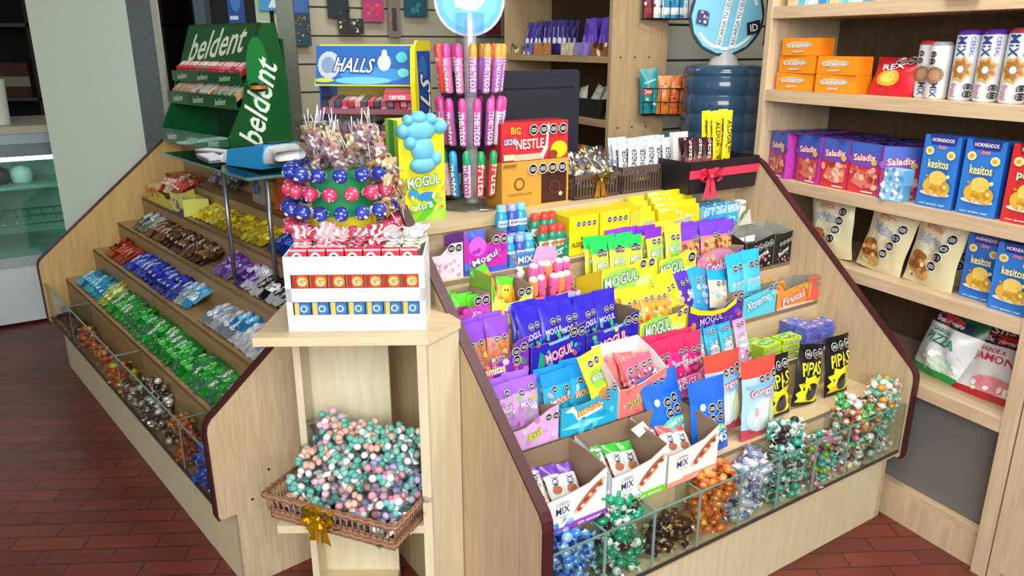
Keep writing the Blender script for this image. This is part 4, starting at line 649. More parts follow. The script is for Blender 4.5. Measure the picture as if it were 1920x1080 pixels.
# card terminal
TS = Matrix.Scale(1.45, 4)
t = empty('card_terminal', LF.at(-.74, .52, 1.159, .12), 'light blue and white card payment terminal on the glass shelf', 'card terminal')
BW, BB = M('#eef3f6', .3), M('#2a9be0', .3)
def tp_(nm, mb, par=None):
    o = mb.build(nm, par or t); o.matrix_world = LF.at(-.74, .52, 1.159, .12) @ TS; return o
sec = [(-.13, .0, .028), (-.11, .0, .034), (-.02, .004, .05), (.06, .01, .062), (.12, .02, .07), (.145, .03, .055)]
mb = MB(); n_ = 12; vs = []
for x, z0, z1 in sec:
    for i in range(n_):
        a = 2*math.pi*i/n_; cy = math.copysign(abs(math.cos(a))**.5, math.cos(a))*.045; cz = math.copysign(abs(math.sin(a))**.5, math.sin(a)); vs.append((x, cy, (z0+z1)/2+cz*(z1-z0)/2))
mb.add(vs, [(k*n_+i, k*n_+(i+1) % n_, (k+1)*n_+(i+1) % n_, (k+1)*n_+i) for k in range(5) for i in range(n_)]+[list(range(n_)), [5*n_+i for i in range(n_)][::-1]], BW, True); bdy = tp_('body', mb)
tp_('blue_shell', MB().prism([(-.095, -.048, .0), (.08, -.048, .006), (.105, -.048, .07), (.05, -.048, .0625), (-.08, -.048, .0435)], (0, .096, 0), BB))
tp_('screen', MB().prism([(-.05, -.035, .0505), (.05, -.035, .0635), (.05, .035, .0635), (-.05, .035, .0505)], (0, 0, .002), M('#1a2a30', .1)), bdy)
tp_('paper_slot', MB().prism([(.085, -.03, .0705), (.118, -.03, .073), (.118, .03, .073), (.085, .03, .0705)], (0, 0, .002), M('#22404a', .3)))
# ================================================================ goods on the counter boards
ZC = 1.0955
def cput(mb, name, x, y, z, label, cat, **kw): return place(mb, name, RF, x, y, z, label, cat, **kw)
bxm = carton('c', .15, .085, .30, '#f0e62a', front=G('MOGUL', '#f4fff4', '#2f9a3a', (.5, .40, .72, .1), 5, ['#f6f08a', '#9ad84a', '#f0a860'], (.02, .12, .98, .34), 16, 3, .06, (), pre=[('r', 0, 0, 1, .1, '#8ad02a'), ('p', [(.3, 0), (.6, 0), (.9, .26), (.8, .24)], '#5ac02c'), ('p', [(.5, 0), (.9, 0), (1, .2)], '#a8e04a'), ('t', 'ACIDO', .62, .33, .34, .05, '#e8e83a', 0, '#6ab02a'), ('e', .6, .24, .24, .05, '#3a8ad0'), ('e', .28, .28, .12, .05, '#3fa0c8'), ('t', 'extra', .45, .15, .5, .07, '#e8fff0', 6, '#3aa86a')]), left=[('r', 0, 0, 1, 1, '#b6d82a'), ('r', .3, .35, .7, 1, '#3aa83a'), ('b', 0, 0, 1, .4, ['#e8c83a', '#5a9a2a', '#f4f06a'], 8, 2, .12)])
tb = empty('gummy_carton', RF.at(-1.335, .79, ZC), 'yellow and green carton with a puffy blue relief, at the left end of the counter', 'carton')
o = bxm.build('carton_box', tb); o.matrix_world = RF.at(-1.335, .79, ZC)
mb = MB(); BLU = M('#6cbede', .5)
for x, z, a, b_ in ((0, .215, .038, .04), (-.005, .27, .05, .034), (.06, .278, .024, .022), (-.062, .27, .02, .022), (.0, .168, .044, .026), (.042, .185, .02, .022), (-.01, .305, .026, .02), (.03, .3, .02, .018), (-.045, .30, .016, .016), (-.04, .235, .02, .02)): mb.ell((x, -.004, z), (a, .02, b_), BLU, 14, 8)
o = mb.build('blue_relief', tb); o.matrix_world = RF.at(-1.335, .79, ZC)
# rotating tower of chewy rolls
TX, TY = -1.10, .90
tw = empty('sweet_roll_tower', RF.at(TX, TY, ZC), 'clear acrylic rotating tower with three rings of mint rolls and a round blue sign', 'display stand')
def twp(nm, mb):
    o = mb.build(nm, tw); o.matrix_world = RF.at(TX, TY, ZC); return o
twp('base', MB().lathe([(.11, 0), (.11, .008), (.05, .012), (.04, .018)], ACRYL, 24)); twp('pole', MB().lathe([(.02, .012), (.02, .58)], M('#e4e8ee', .15, alpha=.4), 14)); twp('clear_sleeve', MB().lathe([(.045, .46), (.045, .60)], ACRYL, 18))
for z in (.035, .195, .355): twp('ring_shelf', MB().lathe([(.085, z), (.088, z+.004), (.088, z+.012)], ACRYL, 24).lathe([(.112, z+.085), (.113, z+.09)], ACRYL, 24, caps=False))
mb = MB(); q = 40; ring = [(.108*math.cos(2*math.pi*i/q), -.0, .108*math.sin(2*math.pi*i/q)) for i in range(q)]
mb.prism([(x, -.01, z+.64) for x, y, z in ring][::-1], (0, .02, 0), M('#a9b8c8', .3))
prt(mb, flat(-.108, -.01, .532, (1, 0, 0), (0, 0, 1), .216, .216, (0, -1, 0)), [('e', .5, .5, .47, .47, '#49a8e8'), ('e', .5, .5, .40, .40, '#5fb8f0'), ('e', .5, .58, .24, .24, '#f0f6fc'), ('p', [(.3, .5), (.3, .38), (.45, .42)], '#f0f6fc')])
o = twp('round_sign', mb); o.matrix_world = RF.at(TX, TY, ZC, -.5)
def roll(c1, c2, txt, tc): 
    mb = MB().lathe([(.0095, 0), (.0125, .003), (.0125, .135), (.007, .145)], M(c1, .3), 10).lathe([(.0126, .105), (.0126, .136), (.0072, .146)], M(c2, .3), 10, caps=False)
    prt(mb, Surf(lambda s, t, d: Vector(((.0125+d*.4)*math.sin((s-.5)*2.6), -(.0125+d*.4)*math.cos((s-.5)*2.6), t*.135)), .032, .135, True), [('t', txt, .5, .42, 3.2, .16, tc, -90)]); return mb.mesh('mint_roll')
RS = {0: [roll('#e88ac0', '#d8489a', 'mentos', '#ffffff'), roll('#e24a48', '#e8504a', 'frutos', '#f8e8d8'), roll('#e8e0e8', '#e05a9a', 'mentos', '#5a3a9a'), roll('#b874c8', '#e0a040', 'mentos', '#f4f4ff')],
      1: [roll('#c060b8', '#d84a9c', 'mentos', '#ffffff'), roll('#b44aa8', '#e05aa8', 'mentos', '#ffffff'), roll('#e8d0ec', '#d84a9c', 'mentos', '#5a2a8a')],
      2: [roll('#d8404a', '#2a9a5a', 'fruta', '#f4e0d8'), roll('#d8b8e0', '#1f9a6a', 'mentos', '#6a3a9a'), roll('#2f88d0', '#3aa0e0', 'mentos', '#ffffff'), roll('#eac8dc', '#1f9a6a', 'mentos', '#8a3a9a')]}
rg = random.Random(11)
for lv, z in ((0, .36), (1, .20), (2, .04)):
    for i in range(14):
        a = 2*math.pi*i/14+.1*lv; o = bpy.data.objects.new('mint_roll', RS[lv][rg.randrange(len(RS[lv]))]); COL.objects.link(o)
        o.matrix_world = RF.at(TX, TY, ZC) @ Matrix.Rotation(a, 4, 'Z') @ Matrix.Translation((0, -.088, z+.006)) @ Matrix.Rotation(.11, 4, 'X')
        tag(o, ('red, pink or white roll in the top ring of the acrylic tower', 'pink and purple roll in the middle ring of the acrylic tower', 'red, blue or lilac roll in the bottom ring of the acrylic tower')[lv], 'sweet roll', ('rolls in the top ring', 'rolls in the middle ring', 'rolls in the bottom ring')[lv])
S4 = lambda y, x0=.44, dx=.145, r=.062: [('o', x0+dx*i, y, r) for i in range(4)]
cput(carton('c', .265, .10, .15, '#c8963c', front=[('r', .58, .04, .97, .72, '#3c1a18'), ('e', .25, .52, .08, .14, '#7a4a1c'), ('e', .25, .52, .055, .1, '#c8963c'), ('t', 'CHOCOLATE', .26, .3, .34, .05, '#8a5a20'), ('e', .78, .38, .09, .15, '#6a2a30'), ('e', .78, .38, .07, .12, '#3c1a18'), ('e', .87, .22, .03, .05, '#d8c8a8'), ('r', .02, .9, .2, .96, '#8a6428'), ('r', 0, 0, 1, .03, '#e0b050')]+S4(.82), side='#b8862c'), 'chocolate_box', -.925, .785, ZC, 'gold and dark brown chocolate carton under the red box on the counter', 'box')
cput(carton('c', .262, .09, .122, '#c62a34', front=[('t', 'NESTLE', .42, .44, .42, .26, '#f4e4dc', 0, '#a01824'), ('e', .86, .24, .13, .23, '#f2d21c'), ('r', .18, .02, .6, .18, '#e8b8a0'), ('t', 'LECHE', .12, .52, .16, .14, '#cfeaf8', 0, '#2f8ac0'), ('t', 'BIG', .2, .8, .14, .18, '#f4c830', -4), ('p', [(.6, 0), (.68, .3), (.7, .95), (.67, .95), (.64, .4), (.55, .1)], '#f2c8c8'), ('e', .76, .12, .07, .12, '#8a3a20'), ('r', .02, .05, .18, .2, '#e8d8b0')]+S4(.8, .46, .145, .06), side='#b0202c', top=[('r', .3, .1, .9, .9, '#a81c28')]), 'chocolate_box', -.925, .79, ZC+.1505, 'red carton with four black stamps on top of the gold carton', 'box')
# plastic baskets
def basket(w_, d, h, col):
    mb = MB(); m_ = M(col, .4); k = 0
    def side(p, q):
        n = int((Vector(q)-Vector(p)).length/.013)
        for i in range(n+1):
            f = i/n; x = p[0]+(q[0]-p[0])*f; y = p[1]+(q[1]-p[1])*f; mb.box(x-.003, x+.003, y-.002, y+.002, .008, h-.014, m_)
        for z0, z1 in ((0, .010), (h-.016, h)): mb.prism([(p[0], p[1], z0), (q[0], q[1], z0), (q[0], q[1], z1), (p[0], p[1], z1)], (0.003 if p[0] == q[0] else 0, .003 if p[1] == q[1] else 0, 0), m_)
    a, b_ = w_/2, d
    side((-a, 0), (a, 0)); side((a, 0), (a, b_)); side((a, b_), (-a, b_)); side((-a, b_), (-a, 0)); mb.box(-a, a, 0, b_, 0, .004, m_); return mb
cput(basket(.20, .13, .085, '#5a4a40'), 'plastic_basket', -.665, .785, ZC, 'small brown plastic basket of cellophane sweets with a gold bow', 'basket')
cput(basket(.255, .13, .095, '#5e4c42'), 'plastic_basket', -.425, .785, ZC, 'brown plastic basket of white chocolate bars beside the black gift box', 'basket')
cello = pouch(.06, .10, .04, '#c8c8d8', seed=1, wr=1.2); ci = [CELLO]
for s_ in range(2):
    mb = MB(); p_ = pouch(.062, .105, .038, '#ffffff', seed=s_, wr=1.5); mb.add(p_.v, p_.f, CELLO, True)
    rg = random.Random(s_)
    for i in range(7): mb.ell((rg.uniform(-.018, .018), .019+rg.uniform(-.008, .008), .02+.008*i), (.010, .008, .008), M(rg.choice(['#e8dc9a', '#f0ecd8', '#c8a040', '#d8d0e0']), .3), 7, 5)
    ci.append(mb.mesh('cellophane_bag'))
rg = random.Random(5)
for j in range(3):
    for i in range(5):
        o = bpy.data.objects.new('cellophane_bag', ci[1+(i+j) % 2]); COL.objects.link(o); o.matrix_world = RF.at(-.735+.036*i, .80+.03*j, ZC+.02+.012*j+rg.uniform(0, .02), rg.uniform(-.3, .3), rg.uniform(-.2, .1), rg.uniform(-.2, .2)); tag(o, 'clear cellophane bag of pale yellow sweets in the small brown basket', 'bag', 'cellophane bags in the brown basket')
def bow(mb, T, c, s_=1):
    for sg in (-1, 1):
        for k, (a, l) in enumerate(((.5, .05), (-.15, .045))):
            pts = [(0, 0, 0), (sg*l*.6*math.cos(a), -.008, l*.6*math.sin(a)+.012), (sg*l*math.cos(a), -.012, l*math.sin(a)), (sg*l*.6*math.cos(a), -.008, l*.6*math.sin(a)-.014), (0, -.002, -.004)]
            pts = [Vector(p)*s_ for p in pts]; v = [p for p in pts]+[p+Vector((0, .014*s_, 0)) for p in pts]
            mb.add(v, [(i, i+1, i+6, i+5) for i in range(4)], c, True, T)
        v = [Vector(p)*s_ for p in ((0, 0, 0), (sg*.012, 0, 0), (sg*.034, -.004, -.07), (sg*.012, -.006, -.062), (sg*.004, -.004, -.072))]; mb.add(v, [(0, 1, 2, 3, 4)], c, False, T)
    mb.ell((0, -.004*s_, 0), (.009*s_, .009*s_, .009*s_), c, 8, 6, T); return mb
GOLD = M('#c8962c', .22, .8); RIB = M('#e03a58', .35)
cput(bow(MB(), Matrix(), GOLD, .9), 'gold_bow', -.655, .779, ZC+.062, 'gold ribbon bow tied on the small brown basket', 'bow')
KB = lambda i: pouch(.042, .125, .016, '#e8ecf0', [('t', 'KINDER', .55, .45, 1.7, .2, '#1c2430', 90), ('r', .02, .05, .2, .95, '#cdd4dc'), ('b', .2, .05, .9, .2, ['#b06a5a', '#8a9ab0'], 4, i, .12)], topcol='#b8c4d0', topf=.16, seed=i)
packs(1, [-.53+.042*i for i in range(6)], [.195, .225, .25], KB, 'white chocolate bar with black lettering in the second brown basket', 'white chocolate bars', z0=ZC, z=.06, name='chocolate_bar', cat='chocolate bar', rx=-.12)
# black gift box with ribbon
gb = empty('gift_box', RF.at(-.187, .645, ZC), 'black gift box with a red ribbon and bow at the right end of the counter', 'box')
mb = MB(); BK = M('#1c1a1e', .4)
for p in (((-.175, 0, 0), (.175, 0, 0), (.182, -.006, .115), (-.182, -.006, .115)),): mb.prism(p, (0, .003, 0), BK)
mb.box(-.175, .175, .0, .2, 0, .003, BK); mb.prism([(-.175, .2, 0), (-.182, .206, .115), (.182, .206, .115), (.175, .2, 0)], (0, -.003, 0), BK)
mb.prism([(-.175, 0, 0), (-.182, -.006, .115), (-.182, .206, .115), (-.175, .2, 0)], (.003, 0, 0), BK); mb.prism([(.175, 0, 0), (.175, .2, 0), (.182, .206, .115), (.182, -.006, .115)], (-.003, 0, 0), BK)
o = mb.build('box_body', gb); o.matrix_world = RF.at(-.187, .645, ZC)
mb = MB().prism([(-.181, -.006, .055), (.181, -.006, .055), (.1825, -.008, .085), (-.1825, -.008, .085)], (0, .002, 0), RIB)
o = mb.build('ribbon', gb); o.matrix_world = RF.at(-.187, .645, ZC); o = bow(MB(), Matrix(), RIB, 1.15).build('ribbon_bow', gb); o.matrix_world = RF.at(-.187-.085, .63, ZC+.06)
YB = lambda i: pouch(.045, .20, .02, '#f2dc1c', [('t', 'ALDOR', .5, .6, 2.0, .12, '#3a2410', -90), ('b', .15, .1, .85, .4, ['#7a4418', '#a86a2c'], 6, i, .13)], topcol='#f4e640', topf=.06, seed=i)
packs(1, [-.165, -.11], [.10, .125, .15], YB, 'tall yellow chocolate bar standing in the black gift box', 'tall yellow bars', z0=ZC, z=.075, name='chocolate_bar', cat='chocolate bar', rx=-.05)
DK = lambda i: pouch(.05, .125, .016, '#3a1a1e', [('r', .1, .1, .9, .5, '#8a4a3a'), ('t', 'cacao', .5, .7, 1.4, .12, '#e8d8d0', 80)], seed=i)
packs(1, [-.31, -.265, -.215], [.09, .12], DK, 'dark brown chocolate bar standing in the black gift box', 'dark chocolate bars', z0=ZC, z=.06, name='chocolate_bar', cat='chocolate bar', rx=-.1)
cput(carton('c', .075, .02, .13, '#f0eeec', front=[('t', 'C', .7, .6, .3, .2, '#1a1a1a', 90), ('r', .55, 0, 1, .5, '#5a2a24')]), 'white_carton', -.25, .80, ZC+.07, 'white carton standing behind the dark bars in the gift box', 'box', rx=-.1)
packs(1, [-.33, -.29], [.22], lambda i: pouch(.07, .12, .02, '#7a2a6a', topcol='#5a2a8a', seed=i), 'purple chocolate packet behind the white bars', 'purple packets behind the bars', z0=ZC, z=.06)
# monitor seen from behind
mo = empty('computer_monitor', RF.at(-.88, .97, ZC), 'dark computer monitor seen from behind on the counter', 'monitor')
def mp_(nm, mb):
    o = mb.build(nm, mo); o.matrix_world = RF.at(-.88, .955, ZC); return o
DN = M('#1d2230', .45); DN2 = M('#171b26', .5)
mp_('case', MB().prism([(-.27, .02, .10), (.27, .02, .10), (.275, .02, .115), (.275, .02, .415), (.265, .02, .425), (-.265, .02, .425), (-.275, .02, .415), (-.275, .02, .115)], (0, .02, 0), DN))
mp_('back_cover', MB().prism([(-.20, .005, .13), (.20, .005, .13), (.21, .02, .35), (-.21, .02, .35)], (0, .015, 0), DN2).box(-.25, .25, .016, .02, .365, .369, M('#0e1018', .5)))
mp_('foot', MB().box(-.03, .03, .0, .03, 0, .14, DN2).box(-.10, .10, -.03, .055, 0, .008, DN2)); mp_('sticker', MB().box(-.10, -.045, .002, .005, .20, .23, M('#4a9ad0', .4)).box(-.09, -.055, .0015, .0021, .206, .224, M('#e8f0f8', .4)))
mp_('rear_label', MB().box(-.14, -.04, .003, .0055, .15, .175, M('#3f78b0', .4)))
# ---- cough sweet display on the left counter
HF = Frame((-.745, 3.06, 1.1305), math.radians(-8))
hs = empty('cough_sweet_display', HF.at(0, 0, 0), 'blue and yellow cough sweet display rack behind the lollipop stand', 'display stand')
def hp(nm, mb):
    o = mb.build(nm, hs); o.matrix_world = HF.at(0, 0, 0); return o
YE, BE = M('#f2e418', .4), M('#1c55b4', .35)
mb = MB().prism([(.0, -.045, .325), (.39, -.045, .325), (.375, -.01, .475), (.02, -.01, .475)], (0, .012, 0), M('#d8e060', .4), YE)
S = flat(.006, -.045, .331, (1, 0, 0), (0, .228, .974), .372, .142, (0, -.974, .228))
prt(mb, S, [('r', 0, 0, 1, 1, '#2a6cc0'), ('e', .6, .25, .35, .2, '#3f9ae0'), ('e', .5, .1, .3, .1, '#7ad0f0'), ('e', .14, .5, .12, .36, '#c8d4e4'), ('e', .13, .5, .07, .22, '#8aa4c4'), ('t', 'HALLS', .41, .5, .40, .38, '#f2f7ff', -2, '#14408a', .35), ('e', .72, .56, .07, .22, '#d8e4ea'), ('e', .9, .7, .06, .14, '#5ad8e8'), ('e', .92, .3, .06, .12, '#7ae0e8'), ('e', .72, .8, .03, .1, '#e8f4f8'), ('e', .1, .1, .1, .06, '#d8d84a')]); hp('header_card', mb)
mb = MB().prism([(.39, -.06, .36), (.39, -.06, .46), (.39, -.01, .49), (.39, .19, .49), (.39, .19, 0), (.39, -.04, 0), (.39, -.03, .33)], (.008, 0, 0), BE, YE, YE)
mb.prism([(.383, -.075, .34), (.383, -.06, .46), (.383, -.04, .475), (.383, -.02, .30), (.383, -.03, 0), (.383, -.045, 0)], (.018, 0, 0), YE)
prt(mb, flat(.398, -.03, 0, (0, 1, 0), (0, 0, 1), .21, .47, (1, 0, 0)), [('r', .02, 0, 1, .96, '#1a4fae'), ('e', .4, .8, .3, .12, '#2f78d0'), ('t', 'HALLS', .5, .42, 1.5, .34, '#f4f8ff', 84, '#123a80', .3)]); hp('side_card', mb)
hp('left_side', MB().box(0, .006, 0, .19, 0, .47, BE)); hp('back_card', MB().box(0, .39, .18, .19, 0, .47, M('#a8a04a', .6)))
for z, y in ((.22, -.03), (.13, -.045)): hp('tray', MB().box(.006, .385, y, .18, z, z+.006, M('#7a5a5c', .5)).box(.006, .385, y-.004, y, z, z+.02, M('#9a5a6a', .4)))
hcols = ['#c84a5c', '#b8647c', '#4a4048', '#8a6a7c', '#c8404e', '#9a8a96', '#e0a0a8', '#5a5460']
hm = {}
def stick(c1, c2):
    k = (c1, c2)
    if k not in hm:
        mb = MB().box(-.011, .011, 0, .085, 0, .02, M(c1, .3)).box(-.0113, .0113, .02, .06, .0, .0205, M(c2, .35)); hm[k] = mb.mesh('cough_sweet_pack')
    return hm[k]
rg = random.Random(8)
for li, (z, y0) in enumerate(((.227, -.028), (.137, -.043))):
    for i in range(14):
        for j in range(2):
            o = bpy.data.objects.new('cough_sweet_pack', stick(rg.choice(hcols), rg.choice(['#e8e0e4', '#2a2430', '#c8a0a8', '#d85060']) if li == 0 else rg.choice(['#d8a860', '#2a2430', '#e0e0dc']))); COL.objects.link(o)
            o.matrix_world = HF.at(.03+.026*i, y0+.0, z+.0215*j, rg.uniform(-.06, .06), .22); tag(o, ('red or grey sweet pack on the upper tray of the blue display', 'red or grey sweet pack on the lower tray of the blue display')[li], 'sweet pack', ('packs on the upper tray', 'packs on the lower tray')[li])
place(carton('c', .10, .15, .024, '#e0586c', front=[('t', 'cereza', .5, .5, .6, .6, '#fff')], left=[('t', 'cereza', .5, .5, .6, .6, '#fff')], side='#d8485c'), 'cough_sweet_box', HF, .335, -.085, .275, 'pink sweet carton lying across the right of the upper tray', 'box', rz=.25, rx=.1)
# ---- chewing gum display
BF = Frame((-1.79, 4.04, 1.131), math.radians(-43))
bd = empty('gum_display', BF.at(0, 0, 0), 'dark green chewing gum display stand with white lettering beside the pillar', 'display stand')
GRN, GRD = M('#0d5a2a', .3, coat=.3), M('#0a4420', .35)
def bp(nm, mb):
    o = mb.build(nm, bd); o.matrix_world = BF.at(0, 0, 0); return o
W0 = .70
place(MB().lathe([(.018, 0), (.034, .004), (.036, .02), (.034, .036), (.018, .04)], M('#15120f', .4), 18).lathe([(.037, .012), (.037, .028)], M('#c87a34', .4), 18, caps=False), 'tape_roll', BF, W0+.054, .12, .27, 'black and orange round roll hooked to the side of the green gum display', 'tape roll')
sp_ = [(-.02, 0), (-.02, .075), (.06, .22), (.10, .36), (.12, .38), (.19, .57), (.26, .57), (.30, .30), (.30, 0)]
mb = MB().prism([(W0, y, z) for y, z in sp_], (.012, 0, 0), GRN)
prt(mb, flat(W0+.012, 0, 0, (0, 1, 0), (0, 0, 1), .30, .57, (1, 0, 0)), [('e', .5, .6, .2, .3, '#14803a'), ('t', 'beldent', .46, .40, 1.30, .22, '#f4fff6', 72, None, .3)]); bp('side_panel', mb)
bp('side_panel', MB().prism([(-.012, y, z) for y, z in sp_], (.012, 0, 0), GRN)); bp('back_panel', MB().box(0, W0, .285, .30, 0, .5, GRD).prism([(0, .19, .57), (W0, .19, .57), (W0, .26, .57), (0, .26, .57)], (0, 0, -.01), GRN))
mb = MB().prism([(0, .115, .372), (W0, .115, .372), (W0, .185, .572), (0, .185, .572)], (0, .01, 0), GRD); S = flat(.0, .115, .372, (1, 0, 0), (0, .33, .944), W0, .212, (0, -.944, .33))
prt(mb, S, [('r', .01, .05, .99, .95, '#1c5a2c'), ('t', 'beldent', .5, .55, .76, .66, '#e8f4da', 6, None, .3)]); bp('header', mb)
for z, y, h in ((0, -.02, .07), (.19, .035, .06), (.30, .07, .05)):
    mb = MB().box(0, W0, y, .285, z, z+.008, GRD).box(0, W0, y-.006, y, z, z+h, GRN)
    prt(mb, flat(0, y-.006, z, (1, 0, 0), (0, 0, 1), W0, h, (0, -1, 0)), [('t', 'beldent', cx, .5, .15, .5, '#dfeee0', 4, None, .3) for cx in (.17, .48, .8)]); bp('tray', mb)
rg = random.Random(9)
for li, (z, y0, cs, lb) in enumerate(((.31, .085, ['#c8404a', '#a86a5a', '#d84a5a', '#e8708a', '#b03a3a'], 'red or pink gum pack on the top tray of the green display'), (.20, .05, ['#c8a878', '#e8e4dc', '#c88a3a', '#8ac8b8', '#b89a70'], 'tan, white or teal gum pack on the middle tray of the green display'))):
    ms = [MB().box(-.022, .022, 0, .09, 0, .012, M(c_, .35)).box(-.02, .02, .02, .05, .012, .0125, M('#e4dcd4', .4)).mesh('gum_pack') for c_ in cs]
    for i in range(13):
        for j in range(3):
            o = bpy.data.objects.new('gum_pack', ms[min(len(ms)-1, max(0, int(i/13*len(ms)+rg.uniform(-.8, .8))))]); COL.objects.link(o); o.matrix_world = BF.at(.05+.05*i, y0, z+.02+.013*j, rg.uniform(-.12, .12), .62); tag(o, lb, 'gum pack', ('gum packs on the top tray', 'gum packs on the middle tray')[li])
# ================================================================ on the corner stand
rk = empty('sachet_rack', W_.at(-.368, 1.718, .95), 'white sachet dispenser box with two slots on the corner stand', 'dispenser')
WH = M('#eef2f2', .35)
def rp(nm, mb):
    o = mb.build(nm, rk); o.matrix_world = W_.at(-.368, 1.718, .9505, math.radians(2)); return o
hw = .163
rp('front_panel', MB().box(-hw, hw, 0, .004, 0, .041, WH).box(-hw, hw, 0, .004, .074, .107, WH).box(-hw, hw, 0, .004, .141, .184, WH).box(-hw, -hw+.014, 0, .004, .041, .141, WH).box(hw-.014, hw, 0, .004, .041, .141, WH))
for x in (-hw, hw-.003): rp('side_panel', MB().prism([(x, .004, 0), (x, .168, 0), (x, .168, .19), (x, .14, .19), (x, .004, .184)], (.003, 0, 0), WH))
rp('back_panel', MB().box(-hw+.003, hw-.003, .165, .168, 0, .2, WH)); rp('floor', MB().box(-hw+.003, hw-.003, .004, .165, 0, .003, WH))
for i in range(6): rp('divider', MB().box(-.1065+.0426*i-.0006, -.1065+.0426*i+.0006, .012, .163, .003, .16, M('#c8c4c0', .5)))
RK = Frame((-.368, 1.718, .9505), math.radians(2))
def sachet(base, l1, l2, txt, oc): return [(lambda b: (prt(b, flat(-.019, 0, 0, (1, 0, 0), (0, 0, 1), .038, .03, (0, -1, 0)), [('r', .02, 0, .3, 1, l2), ('e', .62, .5, .34, .42, l1), ('t', txt, .6, .5, .44, .6, '#fff', 0, oc)]), b)[1])(MB().box(-.019, .019, 0, .10, 0, .033, M(base, .35))).mesh('sachet')]
for row, (z, ms, lb) in enumerate(((.0405, sachet('#2f6aa8', '#3f86c8', '#d8c060', 'O', '#1c4a88'), 'blue sachet pack behind the lower slot of the white dispenser'), (.1075, sachet('#c8502c', '#f0b02c', '#a82a24', 'G', '#d86a1c'), 'orange and red sachet pack behind the upper slot of the white dispenser'))):
    for i in range(7):
        o = bpy.data.objects.new('sachet_pack', ms[0]); COL.objects.link(o); o.matrix_world = RK.at(-.128+.0427*i, .006, z); tag(o, lb, 'sachet', ('blue packs in the lower slot', 'orange packs in the upper slot')[row])
def topsachet(c, s_):
    mb = pouch(.041, .10, .0045, c, [('r', .1, .1, .35, .9, '#f2e8ea'), ('r', .6, .1, .75, .9, '#f6eef0')], seed=s_, wr=1.2, nx=8, nz=8); return mb.mesh('sachet')
red = MB().box(-.0195, .0195, 0, .02, 0, .030, M('#d4283c', .3)); prt(red, flat(-.0195, 0, 0, (1, 0, 0), (0, 0, 1), .039, .03, (0, -1, 0)), [('r', 0, .84, 1, 1, '#f0b8c0'), ('e', .42, .35, .3, .42, '#f4f0f2'), ('e', .42, .3, .18, .3, '#2a1a2c'), ('e', .4, .25, .08, .2, '#f4f0f2')]); rm_ = red.mesh('sachet')
for i in range(7):
    o = bpy.data.objects.new('red_sachet', rm_); COL.objects.link(o); o.matrix_world = RK.at(-.128+.0427*i, .006, .170, 0, -.05); tag(o, 'red sachet peeping over the front rim of the white dispenser', 'sachet', 'red sachets along the rim')
rg = random.Random(2); ts = [topsachet(c, i) for i, c in enumerate(('#d86a80', '#e8b4bc', '#c83a54', '#f0dce0'))]; tl = [topsachet(c, i+5) for i, c in enumerate(('#dcd8c4', '#e8e8dc', '#c8c4d0'))]
for i in range(7):
    for j in range(6):
        o = bpy.data.objects.new('loose_sachet', (ts if i < 5 else tl)[rg.randrange(3)]); COL.objects.link(o); o.matrix_world = RK.at(-.128+.0427*i+rg.uniform(-.004, .004), .02+.012*j, .186+.005*j, rg.uniform(-.3, .3), -1.46+rg.uniform(-.1, .1), rg.uniform(-.15, .15)); tag(o, 'pink, red or cream sachet lying on top of the full white dispenser', 'sachet', 'sachets heaped on the dispenser')
# lollipop tree
LX, LY = -.455, 2.035
lt = empty('lollipop_stand', W_.at(LX, LY, .95), 'round lollipop stand with green and yellow bands on the corner stand', 'display stand')
def lp(nm, mb):
    o = mb.build(nm, lt); o.matrix_world = W_.at(LX, LY, .9505); return o
lp('base', MB().lathe([(.10, 0), (.10, .02), (.085, .03)], M('#e8e8e8', .4), 24)); lp('yellow_drum', MB().lathe([(.088, .03), (.088, .225)], M('#e8d82c', .35), 24)); lp('green_drum', MB().lathe([(.08, .225), (.08, .345)], M('#1f9a5a', .35), 24)); lp('clear_top', MB().lathe([(.05, .345), (.055, .46)], ACRYL, 20))
def lolly(c, c2, s_):
    st = MB().tube([(0, 0, 0), (0, -.050, 0)], .0016, M('#f4f4f4', .4), 6).mesh('stick')
    mb = MB().ell((0, -.066, 0), (.0195, .0195, .0195), M(c, .18, .15, coat=.5), 12, 8)
    rg = random.Random(s_)
    for i in range(7):
        a = rg.uniform(0, 6.28); b_ = rg.uniform(-1, 1); mb.ell((.0166*math.cos(a)*math.cos(b_), -.066-.0166*abs(math.sin(a)), .0166*math.sin(b_)), (.0036, .0036, .003), M(c2, .25), 6, 4)
    v = [(0, -.045, 0)]
    for i in range(7): q = -1.2+i*.4; v.append((.012*math.sin(q*2.6), -.042+.004*(i % 2), .012*math.cos(q*2.6)))
    mb.add(v, [(0, i, i+1) for i in range(1, 7)], M(c2, .3)); return mb.mesh('ball'), st
PKL = [lolly('#d8406c', '#f0a8c0', 1), lolly('#e0486a', '#f6d0d8', 2)]; BLL = [lolly('#2a3aa8', '#a8bce8', 3), lolly('#3448b0', '#e0e4f4', 4)]
rg = random.Random(6)
